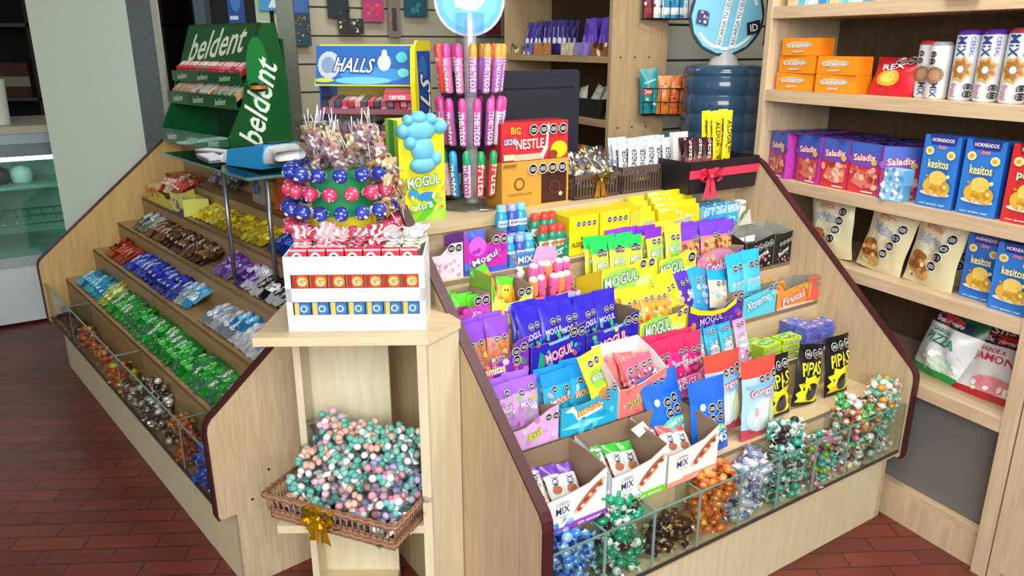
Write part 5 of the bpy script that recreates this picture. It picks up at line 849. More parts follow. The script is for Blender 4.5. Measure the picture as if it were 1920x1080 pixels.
for row, (z, r_, n, ms, lb, gp) in enumerate(((.188, .088, 17, PKL, 'pink ball lollipop in the lowest ring of the lollipop stand', 'pink lollipops, lowest ring'), (.238, .088, 17, BLL, 'blue ball lollipop in the second ring of the lollipop stand', 'blue lollipops, second ring'), (.286, .082, 16, PKL, 'pink ball lollipop in the third ring of the lollipop stand', 'pink lollipops, third ring'), (.332, .078, 15, BLL, 'blue ball lollipop in the top ring of the lollipop stand', 'blue lollipops, top ring'))):
    for i in range(n):
        a = 2*math.pi*(i+.5*(row % 2))/n; bm_, sm_ = ms[rg.randrange(2)]; o = bpy.data.objects.new('ball_lollipop', None); COL.objects.link(o)
        for nm_, me_ in (('ball', bm_), ('stick', sm_)): ch_ = bpy.data.objects.new(nm_, me_); COL.objects.link(ch_); ch_.parent = o
        o.matrix_world = W_.at(LX, LY, .9505+z) @ Matrix.Rotation(a, 4, 'Z') @ Matrix.Translation((0, -r_+.012, 0)) @ Matrix.Rotation(-.12, 4, 'X'); tag(o, lb, 'lollipop', gp)
flatl = []
for s_ in range(3):
    mb = MB().tube([(0, 0, 0), (0, 0, .052)], .0015, M('#f2f2f2', .4), 6); c_ = ('#b08a58', '#d8c494', '#a8848c')[s_]
    p_ = pouch(.04, .045, .016, c_, [('b', .1, .1, .9, .9, ['#e8d8a8', '#5a3420', '#f0e8d8', '#c88a4a'], 9, s_, .14)], seed=s_, wr=1.5, nx=8, nz=8, metal=.2)
    T = Matrix.Translation((0, -.008, -.035)); 
    for f, k, sm in zip(p_.f, p_.mi, p_.sm): pass
    o0 = len(mb.v); mb.v += [tuple(T @ Vector(v)) for v in p_.v]
    for f, k in zip(p_.f, p_.mi): mb.f.append([o0+q for q in f]); mb.mi.append(mb.mat(p_.mats[k])); mb.sm.append(True)
    flatl.append(mb.mesh('flat_lollipop'))
for i in range(52):
    a = -math.pi/2+rg.uniform(-2.3, 2.3); r_ = rg.uniform(.03, .095); z = rg.uniform(.36, .45)
    o = bpy.data.objects.new('flat_lollipop', flatl[rg.randrange(3)]); COL.objects.link(o); o.matrix_world = W_.at(LX+.012+r_*math.cos(a), LY+r_*math.sin(a), .95+z, rg.uniform(-1, 1), rg.uniform(-.3, .3), rg.uniform(-.35, .35)); tag(o, 'gold and brown wrapped flat lollipop clustered on top of the lollipop stand', 'lollipop', 'flat lollipops on top')
for i in range(9):
    o = bpy.data.objects.new('flat_lollipop', flatl[i % 3]); COL.objects.link(o); o.matrix_world = W_.at(LX+.135+.03*(i % 2)-.02*(i//5), LY-.06+.01*(i % 3), .95+.24+.017*i, rg.uniform(-1, 1), rg.uniform(-.3, .3), rg.uniform(2, 3.5)); tag(o, 'gold wrapped flat lollipop hanging at the right side of the lollipop stand', 'lollipop', 'flat lollipops at the right side')
bg = MB(); p_ = pouch(.21, .17, .10, '#ffffff', seed=4, wr=1.4); bg.add(p_.v, p_.f, CELLO, True); place(bg, 'clear_bag', W_, LX+.01, LY-.11, 1.265, 'large clear bag around the flat lollipops on top of the stand', 'bag')
# ---- wicker basket
BK_ = Frame((-.622, 1.722, .4302), math.radians(-22.2))
wb = empty('wicker_basket', BK_.at(.18, .12, 0), 'low wicker basket of gumdrop bags on the shelf of the corner stand', 'basket')
WK, WK2 = M('#b48a6c', .6, var=.4), M('#94684c', .7, var=.3)
def wp(nm, mb):
    o = mb.build(nm, wb); o.matrix_world = BK_.at(0, 0, 0); return o
bw_, bd_ = .365, .235
def ringp(e, z, wav=0, n=50):
    c = [(-e, -e), (bw_+e, -e), (bw_+e, bd_+e), (-e, bd_+e), (-e, -e)]; out = []
    for k in range(4):
        for i in range(n):
            f = i/n; out.append((c[k][0]+(c[k+1][0]-c[k][0])*f, c[k][1]+(c[k+1][1]-c[k][1])*f, z+wav*math.sin(i*math.pi/2+k)))
    out.append(out[0]); return out
mb = MB()
for k in range(5): mb.tube(ringp(.0+.0008*(k % 2), .006+.0062*k, .0018), .0034, WK if k % 2 else WK2, 6)
wp('woven_base', mb); mb = MB()
for k in range(3): mb.tube(ringp(.012+.002*(k % 2), .069+.0058*k, .0022), .0038, WK if k % 2 else WK2, 6)
wp('woven_rim', mb); mb = MB()
for p in ringp(.004, .03, 0, 22)[:-1]:
    q = Vector((p[0], p[1], 0)); mb.tube([(p[0], p[1], .028), (p[0]+(p[0]-bw_/2)*.03, p[1]+(p[1]-bd_/2)*.04, .072)], .0026, WK, 5)
wp('stakes', mb); wp('basket_floor', MB().box(0, bw_, 0, bd_, .001, .005, WK2))
place(bow(bow(MB(), Matrix(), M('#d8a820', .2, .75), 1.0), Matrix.Rotation(.9, 4, 'Y'), M('#d8a820', .2, .75), .8), 'gold_bow', BK_, .165, -.022, .055, 'gold ribbon bow on the front of the wicker basket', 'bow')
gcols = ['#62b4a8', '#e49aa6', '#b8a4d4', '#f0ecf0', '#8cc8bc', '#ecb8c8', '#e8b8a4', '#e2dc96', '#6cb8a8', '#9aa8cc']
WRAP = glassmat(bpy.data.materials.new('wrap_film'), '#e8ecf2', .2); WRAP.node_tree.nodes['Glossy BSDF'].inputs['Roughness'].default_value = .16
gms = []
for s_ in range(5):
    rg = random.Random(s_+41); cs = [rg.choice(gcols) for _ in range(2)]; g_ = MB()
    for i in range(40): g_.ell((rg.uniform(-.042, .042), rg.uniform(-.021, .021), rg.uniform(.015, .115)), (.011, .011, .009), M(rg.choice(cs+[gcols[s_*2], '#f0ecec']), .55), 8, 5)
    b2 = MB(); p_ = pouch(.112, .14, .058, '#fff', seed=s_, wr=2.0); b2.add(p_.v, p_.f, WRAP, True); gms.append((g_.mesh('gumdrops'), b2.mesh('clear_wrap')))
rg = random.Random(12); spots = []
for lv, (n, z, mx_, my_) in enumerate(((12, .024, .03, .04), (12, .066, .03, .05), (8, .11, .06, .07), (5, .155, .10, .10))):
    for i in range(n):
        nc = 4 if n > 8 else 3 if n > 5 else n; fx = (i % nc+.5)/nc; fy = (i//nc+.5)/math.ceil(n/nc)
        x = mx_*.6+(bw_-mx_*1.2)*fx; y = my_*.5+(bd_-my_)*fy+.02*lv; a, b_ = gms[rg.randrange(5)]
        r = empty('gumdrop_bag', BK_.at(x, y, z+rg.uniform(0, .012), rg.uniform(-1.2, 1.2), -1.2+rg.uniform(-.45, .3), rg.uniform(-.2, .2)) @ Matrix.Translation((0, -.02, -.05)), 'clear bag of pastel gumdrops heaped in the wicker basket', 'bag', 'gumdrop bags in the basket')
        for me, nm in ((a, 'gumdrops'), (b_, 'clear_wrap')):
            o = bpy.data.objects.new(nm, me); COL.objects.link(o); o.parent = r
            if nm == 'gumdrops': o['kind'] = 'stuff'
# ================================================================ goods in the tall shelf cabinet
def cfp(mb, name, x, y, z, label, cat, **kw): return place(mb, name, CF, x, y, z+.0005, label, cat, **kw)
def cer(w_=.155, d=.075): return carton('c', w_, d, .062, '#f0921c', front=[('e', .45, .62, .36, .2, '#f4c078'), ('t', 'Cerealitas', .45, .62, .62, .28, '#fff4e0', 3, '#8a8a9a'), ('t', 'clasicas', .45, .26, .3, .14, '#fff', 3, '#e0602c')], right=[('r', .3, .1, .7, .9, '#e87f14')], side='#e8861a')
for i, (x, y, z, r_, lb) in enumerate(((-.665, .035, 1.44, .02, 'bottom orange biscuit packet of the left stack'), (-.66, .033, 1.5025, -.03, 'middle orange biscuit packet of the left stack'), (-.645, .03, 1.565, .03, 'top orange biscuit packet of the left stack'), (-.468, .03, 1.44, .03, 'lower orange biscuit packet of the right pair'), (-.47, .028, 1.5025, -.02, 'upper orange biscuit packet of the right pair'))):
    cfp(cer(.175), 'biscuit_packet_box', x, y, z, lb+' on the second shelf', 'packet', rz=r_)
cfp(pouch(.175, .14, .05, '#cc2430', [('e', .45, .45, .28, .2, '#f0a83a'), ('e', .45, .45, .18, .12, '#f4c860'), ('t', 'REX', .5, .72, .5, .14, '#fff', 5, '#8a1018'), ('o', .58, .88, .08), ('o', .8, .9, .08)], seed=2, rough=.25), 'snack_bag', -.285, .05, 1.44, 'red snack bag with a yellow biscuit between orange packets and tubes', 'bag', rx=-.35)
def tubeprt(c, small=False):
    if small: return [('t', 'MIX', .5, .16, .6, .11, '#2a3a6a', -90), ('o', .3, .78, .14), ('o', .3, .66, .14), ('e', .45, .42, .34, .15, '#8a6448'), ('e', .45, .42, .2, .09, '#a88060')]
    return [('t', 'MIX', .34, .77, .72, .13, '#27468a', -90), ('t', 'CEREAL', .72, .77, .72, .055, '#4a68a8', -90), ('e', .45, .45, .36, .17, '#c8a05a', 0, .25), ('e', .45, .45, .28, .13, '#9a6a34', 0, .35), ('e', .45, .45, .1, .05, '#f0e8e0'), ('t', 'frutal', .3, .15, .5, .08, '#9a5a9a', -90), ('o', .76, .2, .15), ('o', .76, .1, .15)]
for i, (x, y, h, r_, c, sm, lb) in enumerate(((-.178, .075, .175, .03, '#b8303a', 1, 'short white cereal biscuit tube with a red top, leftmost, half hidden'), (-.118, .05, .172, .033, '#9a9aa0', 1, 'short white cereal biscuit tube with a grey top'), (-.035, .05, .205, .036, '#5a2a9a', 0, 'first tall white biscuit tube with a purple top'), (.042, .05, .205, .036, '#5a2a9a', 0, 'second tall white biscuit tube with a purple top'), (.122, .05, .208, .038, '#9a3a4a', 0, 'tall white biscuit tube with a dark red top'), (.20, .06, .21, .037, '#c83040', 0, 'white biscuit tube with a bright red top at the photo edge'), (.005, .13, .205, .036, '#9a3a4a', 0, 'white biscuit tube standing behind the purple topped pair'))):
    cfp(tubepack(r_, h, '#e6e8ee', tubeprt(c, sm), c), 'biscuit_tube', x, y+r_, 1.44, lb, 'packet', rz=.35)
def sal(s_, c='#c83a6a'): return carton('c', .118, .06, .172, c, front=[('r', 0, .62, 1, 1, '#3f62c0'), ('e', .5, .66, .6, .14, '#7a48b0'), ('t', 'Saladix', .48, .72, .74, .13, '#fff', 4, '#c8242c'), ('p', [(.1, .2), (.3, .5), (.5, .42), (.7, .52), (.92, .4), (.9, .15), (.5, .1)], '#d87868'), ('b', .08, .12, .92, .5, ['#e8a898', '#b84a3c', '#f0c0a8', '#d06050'], 16, s_, .1), ('e', .82, .64, .1, .06, '#d8b860'), ('r', .5, .03, .9, .06, '#f4d8dc')], top=[('b', 0, 0, 1, 1, ['#4a4ab0', '#7a48b0'], 6, s_, .2)], right=[('r', .05, .05, .95, .95, '#b83aa8')], side='#a83aa8', topcol='#4c46a8')
for i, (x, r_, lb) in enumerate(((-.705, -.28, 'first'), (-.555, -.1, 'second'), (-.43, .0, 'third'), (-.305, .03, 'fourth'))):
    cfp(sal(i, ('#b83a9a', '#c03a78', '#d0363a', '#d0363a')[i]), 'snack_box', x, .035, 1.11, lb+' pink and blue snack box along the front of the third shelf', 'box', rz=r_)
    for j in (1, 2, 3): cfp(sal(i+5), 'snack_box', x+.01*j, .035+.066*j, 1.11, 'pink and blue snack box in the rows behind the front ones', 'box', rz=r_*.3, group='snack boxes behind the front row')
cfp(sal(12), 'snack_box', -.182, .06, 1.11, 'fifth snack box, showing its dark red side, beside the blue boxes', 'box', rz=.9)
for j, z in enumerate((1.11, 1.163)): cfp(carton('c', .075, .05, .052, '#8cc4e8', front=[('b', 0, 0, 1, 1, ['#c8e4f4', '#5a9ad0', '#eaf4fa'], 12, j, .12)], side='#6aa8d8'), 'small_blue_packet', -.165, -.0+.004, z, ('lower', 'upper')[j]+' small crumpled light blue packet before the snack boxes', 'packet', rz=.1-.2*j)
def kes(base='#2f7fd8', c2='#2a62c0', t1='kesitos'): return [('r', 0, 0, 1, .09, '#2a78c8' if base[1] == '2' else '#c82a2c'), ('p', [(.15, 1), (.9, 1), (.86, .87), (.2, .87)], '#27308f' if base[1] == '2' else '#8a1418'), ('t', 'HORNEADOS', .52, .935, .6, .05, '#fff', 0), ('t', 'Arcor', .52, .84, .24, .05, '#e8485a', 0, '#f4c8d0'), ('e', .2, .78, .12, .06, '#e8e0a0'), ('e', .2, .78, .06, .03, '#d8a830'), ('e', .8, .74, .12, .06, '#e8e0a0'), ('e', .8, .74, .06, .03, '#d8a830'), ('t', t1, .5, .61, .56, .12, '#f4f2d0', 0, '#6a7a4a'), ('e', .52, .2, .42, .04, '#d8d8e0'), ('e', .4, .3, .24, .12, '#e0b040'), ('e', .72, .28, .2, .11, '#d8a830'), ('e', .55, .42, .24, .1, '#e8c860'), ('b', .25, .2, .85, .48, ['#f0d070', '#c89020', '#f4e0a0'], 16, 3, .06), ('t', 'con queso real', .5, .05, .7, .035, '#cfe4f8')]
for x, y, z, base, t1, w_, h, lb in ((-.033, .035, 1.11, '#2a7ad4', 'kesitos', .122, .225, 'blue cheese cracker box on the third shelf beside the pink snack boxes'), (.105, .035, 1.11, '#2a7ad4', 'kesitos', .122, .225, 'blue cheese cracker box on the third shelf beside the red box'), (.245, .035, 1.11, '#d42c30', 'pizza', .122, .225, 'red cracker box at the right end of the third shelf'), (.135, .07, .845, '#2a6cc8', 'kesitos', .11, .205, 'blue cheese cracker box, set back, on the fourth shelf'), (.255, .035, .845, '#2a7ad4', 'kesitos', .12, .205, 'blue cheese cracker box at the right end of the fourth shelf')):
    cfp(carton('c', w_, .065, h, base, front=kes(base, '', t1), side='#2455b0' if base[1] == '2' else '#b82428'), 'cracker_box', x, y, z, lb, 'box')
def cook(s_): return [('p', [(.1, .1), (.2, .6), (.6, .9), (.95, .9), (.5, .5), (.3, .1)], '#e4dcc0'), ('t', 'ATTORI', .42, .82, .36, .07, '#d8484c', -6), ('t', 'Delicias', .38, .66, .5, .12, '#c8ccd8', -6, '#8a94b0'), ('e', .27, .3, .2, .16, '#c08a4a'), ('e', .27, .42, .16, .06, '#a8682c'), ('e', .27, .26, .18, .05, '#8a4a1c'), ('e', .42, .16, .13, .09, '#c89858'), ('b', .1, .1, .5, .45, ['#d8a868', '#8a5424', '#e8c890'], 12, s_, .05), ('o', .82, .74, .085), ('o', .76, .6, .085), ('o', .7, .46, .085), ('o', .62, .32, .085)]
for i, (x, r_, ry, lb) in enumerate(((-.43, .1, -.12, 'cream cookie bag half hidden by the display end panel'), (-.225, 0, .14, 'middle cream cookie bag on the fourth shelf'), (-.035, -.05, .06, 'right cream cookie bag beside the blue cracker boxes'))):
    cfp(pouch(.185, .235, .05, '#d9cfa6', cook(i), seed=i, rough=.3, wr=.8), 'cookie_bag', x, .045, .845, lb, 'bag', rx=-.12, ry=ry, rz=r_)
cfp(pouch(.185, .235, .05, '#d0c69c', cook(5), seed=6, rough=.3), 'cookie_bag', .01, .13, .845, 'cream cookie bag standing behind the right one', 'bag', rx=-.1)
def hrz(c, l1, l2, s_): return [('r', .12, .72, .82, .84, '#232a48'), ('e', .44, .8, .26, .07, '#c8383c'), ('t', 'Don Hornero', .46, .78, .5, .06, '#fff', 0), ('t', 'Snack', .5, .93, .6, .1, '#e8f0e8', 6), ('t', 'SABOR A', .42, .64, .4, .055, c, -2), ('t', l1, .46, .53, .62, .12, c, -2), ('e', .55, .24, .3, .1, l2), ('b', .15, .12, .9, .42, [l2, '#f4f4f0', '#e8d8d0'], 10, s_, .05)]
cfp(pouch(.215, .265, .09, '#e8ecf0', hrz('#1f8a68', 'PIZZA', '#c8dcc8', 2), topcol='#1c5a3c', topf=.26, botcol='#2a9a4a', seed=2, wr=1.1), 'snack_bag', .02, .07, .53, 'white and green pizza flavoured snack bag on the lowest shelf', 'bag', rx=-.3, rz=-.1, ry=.05)
cfp(pouch(.19, .25, .08, '#dfe8e4', [('b', .1, .1, .9, .6, ['#c8d0c0', '#a89a70'], 6, 3, .05), ('o', .5, .82, .12)], topcol='#1f7a3c', topf=.4, botcol='#1a6a34', seed=5), 'snack_bag', .075, .15, .54, 'green topped snack bag behind the pizza flavoured one', 'bag', rx=-.2, ry=.1)
cfp(pouch(.22, .265, .08, '#e9e6e6', hrz('#c83448', 'JAMON', '#e88a94', 4), topcol='#7a1c24', topf=.26, botcol='#b8282c', seed=8, wr=1.1), 'snack_bag', .21, .06, .53, 'white and red ham flavoured snack bag on the lowest shelf', 'bag', rx=-.5, rz=.08)
for i in range(11):
    cfp(carton('c', .04, .05, .10, ('#e0d4a8', '#f0f0ee', '#e8e0c8', '#8ab8d8')[i % 4], front=[('r', .1, .0, .9, .3, ('#d8c890', '#6ac0d8', '#f0f0f0', '#4a90c8')[i % 4]), ('t', 'te', .5, .6, .5, .2, '#6a5a3a')]), 'small_carton', -.70+.048*i, .02, 1.74, 'small pale carton standing on the top shelf', 'box', group='small cartons on the top shelf')
cfp(MB().box(-.05, .05, 0, .02, 0, .10, wood('#8a7040', '#a08650')), 'wood_block', -.02, -.017, 1.737, 'rough brown wooden offcut fixed at the top shelf edge', 'wood block')
# ================================================================ background
# shelf unit behind the counter, seen obliquely
SF = Frame((.447, 3.615, 0), math.radians(-63.5))
su = empty('shelf_unit', SF.at(-.5, .15, 0), 'maple shelf unit behind the monitor holding purple packets', 'shelf unit')
def su_(nm, mb):
    o = mb.build(nm, su); o.matrix_world = SF.at(0, 0, 0); return o
BG = wood('#a88f6c', '#bba27e'); BGX = wood('#9c8462', '#b0976f', (1.4, 22, 22))
mb = MB().box(-.025, 0, 0, .31, 0, 2.3, BG)
for z in (1.235, 1.55):
    for y in (.05, .13, .21): mb.add([(0.0008, y+.005*math.cos(a*math.pi/3), z+.005*math.sin(a*math.pi/3)) for a in range(6)], [(0, 1, 2, 3, 4, 5)], M('#2a2018'))
su_('end_panel', mb); su_('end_panel', MB().box(-1.10, -1.07, 0, .31, 0, 2.3, BG)); su_('back_panel', MB().box(-1.07, -.025, .29, .31, 0, 2.3, M('#4a3628', .8)))
for z in (.98, 1.265, 1.555, 1.95): su_('shelf', MB().box(-1.07, -.025, 0, .29, z-.03, z, BGX))
rg = random.Random(3)
def sfp(mb, name, x, y, z, label, cat, **kw): return place(mb, name, SF, x, y, z, label, cat, **kw)
pv = [pouch(.05, .17, .02, c, [('r', .1, .3, .35, .8, '#b0a0d8'), ('e', .6, .4, .3, .1, '#e0d8f0')], seed=i).mesh('purple_packet') for i, c in enumerate(('#3a2e88', '#4a3aa0', '#30286a'))]
pw_ = [pouch(.05, .17, .02, c, [('e', .5, .4, .3, .15, '#8a5ad8')], seed=i).mesh('purple_packet') for i, c in enumerate(('#5a35b8', '#6a45c8', '#4a2a98'))]
for k, (xs, ms, lb, gp) in enumerate((([-1.02+.055*i for i in range(9)], pv, 'dark purple packet in the far group on the back shelf unit', 'dark purple packets'), ([-.40+.05*i for i in range(8)], pw_, 'violet packet in the near group on the back shelf unit', 'violet packets'))):
    for x in xs:
        for y in (.09, .14):
            o = bpy.data.objects.new('purple_packet', ms[rg.randrange(3)]); COL.objects.link(o); o.matrix_world = SF.at(x, y, 1.56, rg.uniform(-.2, .2), rg.uniform(-.15, 0), rg.uniform(-.15, .15)); tag(o, lb, 'packet', gp)
for i, (x, w_, c) in enumerate(((-1.0, .09, '#a08a58'), (-.86, .09, '#6a6ab8'), (-.72, .12, '#b07840'), (-.44, .10, '#c8bc9a'), (-.31, .09, '#8a80c8'), (-.13, .15, '#9a5a3c'))):
    sfp(carton('c', w_, .04, .06, c, front=[('b', .1, .1, .9, .9, ['#e8e0d0', c, '#3a2a20'], 8, i, .12)]), 'small_box', x, .02, 1.5555, ('tan', 'blue', 'orange', 'cream', 'lilac', 'brown')[i]+' small box before the purple packets on the back shelf unit', 'box')
sfp(opentray(.30, .14, [(0, .09), (1, .09)], .09, '#15151a', inner='#2a2a2a'), 'black_tray', -.28, .03, 1.2655, 'black tray on the middle shelf of the back shelf unit', 'tray')
for i, (x, y, z, c, r_) in enumerate(((-.36, .06, 1.29, '#d8d0c4', -.3), (-.28, .06, 1.30, '#c8c4bc', .3), (-.22, .08, 1.29, '#e0dcd4', .1), (-.10, .04, 1.267, '#8a7a68', .2), (-.06, .03, 1.267, '#a8b098', -.1), (-.12, .09, 1.267, '#6a4a3a', .1))):
    sfp(pouch(.07, .15 if i > 2 else .13, .03, c, [('b', .1, .1, .9, .9, ['#6a4a3a', '#e8e4dc', '#9aa888'], 8, i, .1)], seed=i), 'snack_packet', x, y, z, ('leftmost', 'second', 'third', 'fourth', 'fifth', 'sixth')[i]+' grey or white packet on the middle shelf behind the monitor', 'packet', rx=-.3, ry=r_)
for i, (x, c) in enumerate(((-.42, '#c84a2a'), (-.35, '#e8c03a'), (-.28, '#4a8a4a'), (-.21, '#c83a5a'), (-.14, '#7a8ac8'), (-.08, '#a8a0b8'))):
    sfp(pouch(.07, .14, .03, c, [('b', .1, .1, .9, .9, ['#e8e4dc', '#e8a03a', c], 8, i, .1)], seed=i), 'snack_packet', x, .05, .982, ('red', 'yellow', 'green', 'crimson', 'blue', 'grey')[i]+' packet on the low shelf behind the cellophane bags', 'packet', rx=-.2)
# water dispenser and jug
JX, JY = .945, 3.56
wd = empty('water_dispenser', W_.at(JX, JY, 0), 'water dispenser with a dark blue water jug against the slatted wall', 'water dispenser')
def wd_(nm, mb):
    o = mb.build(nm, wd); o.matrix_world = W_.at(JX, JY, 0); return o
wd_('cabinet', MB().box(-.16, .16, -.16, .16, 0, .98, M('#d8dadc', .4)))
prof = [(.03, .98), (.04, 1.03), (.155, 1.08)]; z = 1.08
for k in range(5): prof += [(.176, z+.012), (.178, z+.062), (.170, z+.072), (.170, z+.078)]; z += .08
prof = prof[:3]+[p for p in prof[3:]]+[(.176, 1.485), (.165, 1.512), (.14, 1.52), (.0, 1.515)]
jm = M('#3a5c7c', .14, trans=.3, coat=.4); wd_('water_jug', MB().lathe(prof, jm, 36, caps=False))
sg = empty('round_sign', W_.at(JX-.02, JY-.06, 1.521), 'round light blue disc sign with arrows standing above the water jug', 'sign')
mb = MB().lathe([(.07, 0), (.05, .04), (.025, .08), (.02, .11)], M('#b4b8b8', .35), 20); o = mb.build('sign_base', sg); o.matrix_world = W_.at(JX-.02, JY-.06, 1.521)
R0 = .162; q = 44; T0 = W_.at(JX-.03, JY-.10, 1.72, math.radians(4), 0, math.radians(-0))
mb = MB().prism([(R0*math.cos(2*math.pi*i/q), 0, R0*math.sin(2*math.pi*i/q)) for i in range(q)][::-1], (0, .015, 0), M('#16303c', .3))
pr = [('e', .5, .5, .475, .475, '#7cc4e0')]
import math as _m_
def arc(a0, a1, r0, r1, n=14): return [(.5+r1*math.cos(math.radians(a0+(a1-a0)*i/n)), .5+r1*math.sin(math.radians(a0+(a1-a0)*i/n))) for i in range(n+1)]+[(.5+r0*math.cos(math.radians(a1-(a1-a0)*i/n)), .5+r0*math.sin(math.radians(a1-(a1-a0)*i/n))) for i in range(n+1)]
def arcprims(a0, a1): return [('p', arc(a0+(a1-a0)*i/8, a0+(a1-a0)*(i+1)/8, .385, .425, 2), '#e8f4f4') for i in range(8)]
prims = pr+arcprims(-150, -20)+arcprims(20, 120)+[('p', [(.5+.46*math.cos(-.3), .5+.46*math.sin(-.3)), (.5+.34*math.cos(-.3), .5+.34*math.sin(-.3)), (.5+.41*math.cos(-.1), .5+.41*math.sin(-.1))], '#e8f4f4')]
for dx in (-.06, .12): prims += [('p', [(.42+dx, .1), (.5+dx, .1), (.64+dx, .92), (.56+dx, .92)], '#e8f0f4'), ('t', 'RECARGA TU CELULAR', .53+dx, .5, .72, .05, '#3a5a78', 80)]
prims += [('p', [(.78, .26), (.95, .3), (.93, .46), (.76, .42)], '#141622'), ('t', 'ID', .86, .36, .1, .09, '#f0f0f0', 10), ('p', [(.08, .42), (.24, .38), (.25, .56), (.1, .58)], '#3a3460'), ('b', .1, .4, .24, .56, ['#a8a0d0', '#e0e0f0'], 6, 2, .02)]
prt(mb, flat(-R0, 0, -R0, (1, 0, 0), (0, 0, 1), 2*R0, 2*R0, (0, -1, 0)), prims)
o = mb.build('disc', sg); o.matrix_world = T0
# wire baskets on the slatted wall
def wirebasket(w_, d, h):
    mb = MB(); m_ = M('#15161a', .4, .5)
    for z in (0, h*.5, h): mb.tube([(0, 0, z), (w_, 0, z), (w_, d, z), (0, d, z), (0, 0, z)], .0022, m_, 5)
    n = max(3, int(w_/.035))
    for i in range(n+1): mb.tube([(w_*i/n, d, 0), (w_*i/n, 0, 0), (w_*i/n, 0, h)], .0018, m_, 5)
    return mb
place(wirebasket(.20, .07, .12), 'wire_basket', W_, .60, 3.60, 1.295, 'small black wire basket on the end panel beside the water jug', 'basket')
place(wirebasket(.24, .07, .20), 'wire_basket', W_, .585, 3.63, 1.715, 'black wire basket at the top of the photo holding striped packets', 'basket')
TP = lambda: pouch(.085, .20, .03, '#1f8a8c', [('r', .1, .42, .7, .58, '#c83434'), ('t', 'Oreo', .4, .5, .5, .1, '#fff'), ('p', [(.2, .7), (.9, .78), (.9, .74), (.2, .66)], '#8ad0d8'), ('b', .1, .08, .9, .35, ['#e8f0f0', '#1a6a70'], 8, 2, .1)], seed=1)
place(TP(), 'snack_packet', W_, .635, 3.62, 1.302, 'teal packet with a red patch in the small wire basket', 'packet', ry=-.06)
for i in range(3): place(pouch(.07, .17, .025, ('#d07a2c', '#c8642a', '#e08a34')[i], [('b', .1, .1, .9, .9, ['#e8a048', '#8a3a1c', '#d8682a', '#2a1a18'], 12, i, .1)], seed=i), 'snack_packet', W_, .70+.04*i, 3.615+.008*i, 1.30, ('first', 'second', 'third')[i]+' orange packet beside the teal one in the small wire basket', 'packet', ry=.06*i)
for i in range(5): place(pouch(.055, .24, .025, ('#7a2a38', '#c8d0d8', '#3a90b8', '#2a80b0', '#b8c8d8')[i], [('r', .1, .05, .9, .18, ('#8a3a3a', '#e8e8e4', '#e0e8e8', '#d8e4ea', '#e8e8e8')[i]), ('b', .1, .2, .9, .9, [('#c8c0c0', '#8a3a48', '#58b0d0', '#4aa0c8', '#5a80a8')[i], '#dfe8ee'], 10, i, .14)], seed=i), 'tall_packet', W_, .612+.044*i, 3.64, 1.72, ('wine red', 'grey', 'sky blue', 'blue', 'pale blue')[i]+' tall packet in the upper wire basket', 'packet')
place(pouch(.07, .3, .025, '#7a3040', seed=3), 'tall_packet', W_, 1.165, 3.62, 1.60, 'wine red packet partly hidden right of the round sign', 'packet')
tag(MB().tube([(1.165, 3.63, 1.89), (1.165, 3.63, 1.905), (1.165, 4.24, 1.905)], .002, M('#15161a', .4, .5), 6).build('wall_hook'), 'wire hook on the slatted wall right of the round sign', 'hook')
# goods hooked on the far slatted wall
def hung(x0, x1, z0, z1, col, prims, name, label, cat, extra=None):
    mb = MB().box(0, x1-x0, 0, .012, 0, z1-z0, M(col, .4)); prt(mb, flat(0, 0, 0, (1, 0, 0), (0, 0, 1), x1-x0, z1-z0, (0, -1, 0)), prims)
    mb.tube([((x1-x0)/2, .004, z1-z0-.02), ((x1-x0)/2, .055, z1-z0-.02)], .003, M('#888c90', .3, .8), 6)
    place(mb, name, S1, x0, -.055, z0, label, cat)
hung(.05, .22, 1.60, 1.98, '#2a4a58', [('r', .05, .55, .95, .95, '#3f6ab0'), ('r', .1, .78, .4, .95, '#8aa03a'), ('b', .05, .05, .95, .5, ['#c8d0d0', '#a86a3a', '#1c3038'], 30, 2, .045)], 'blister_card', 'blue and grey blister card hung at the left of the slatted wall', 'blister card')
hung(.35, .50, 1.78, 2.05, '#2c3438', [('b', .05, .1, .95, .95, ['#4a8a5a', '#3a5a9a', '#1c2024', '#c8c8c8'], 16, 3, .1)], 'blister_card', 'dark blister card with green and blue on the slatted wall', 'blister card')
hung(.42, .60, 1.68, 1.78, '#3a3a36', [('b', .05, .1, .95, .9, ['#d8d8d0', '#6a6a66'], 12, 5, .06)], 'blister_card', 'low grey blister card under the dark ones on the slatted wall', 'blister card')
hung(.60, .76, 1.76, 2.05, '#b84a7c', [('b', .05, .1, .95, .95, ['#e8a03a', '#3aa08a', '#e04a5a', '#d86a9a'], 14, 4, .12)], 'toy_card', 'pink toy card hung on the slatted wall', 'toy card')
hung(.79, .88, 1.66, 2.05, '#8a7a72', [('r', .3, .1, .7, .5, '#4a4644'), ('r', .1, .7, .9, .95, '#6a3a34')], 'blister_card', 'narrow grey card beside the pink toy card', 'blister card')
hung(.92, 1.10, 1.80, 2.05, '#2a5a68', [('b', .1, .1, .9, .9, ['#3a8a98', '#1c3c48'], 8, 6, .12)], 'blister_card', 'teal blister card at the top of the slatted wall', 'blister card')
hung(1.55, 1.72, 1.68, 2.05, '#6a2a3a', [('b', .1, .1, .9, .9, ['#c8384a', '#8a8a8a', '#2a1c20'], 16, 7, .1)], 'toy_card', 'dark red card hung behind the acrylic tower', 'toy card')
hung(1.76, 1.93, 1.60, 2.05, '#5c3038', [('b', .1, .1, .9, .9, ['#a83a4a', '#b8b0a8', '#30201c'], 18, 8, .1)], 'toy_card', 'maroon card hung at the right end of the far slatted wall', 'toy card')
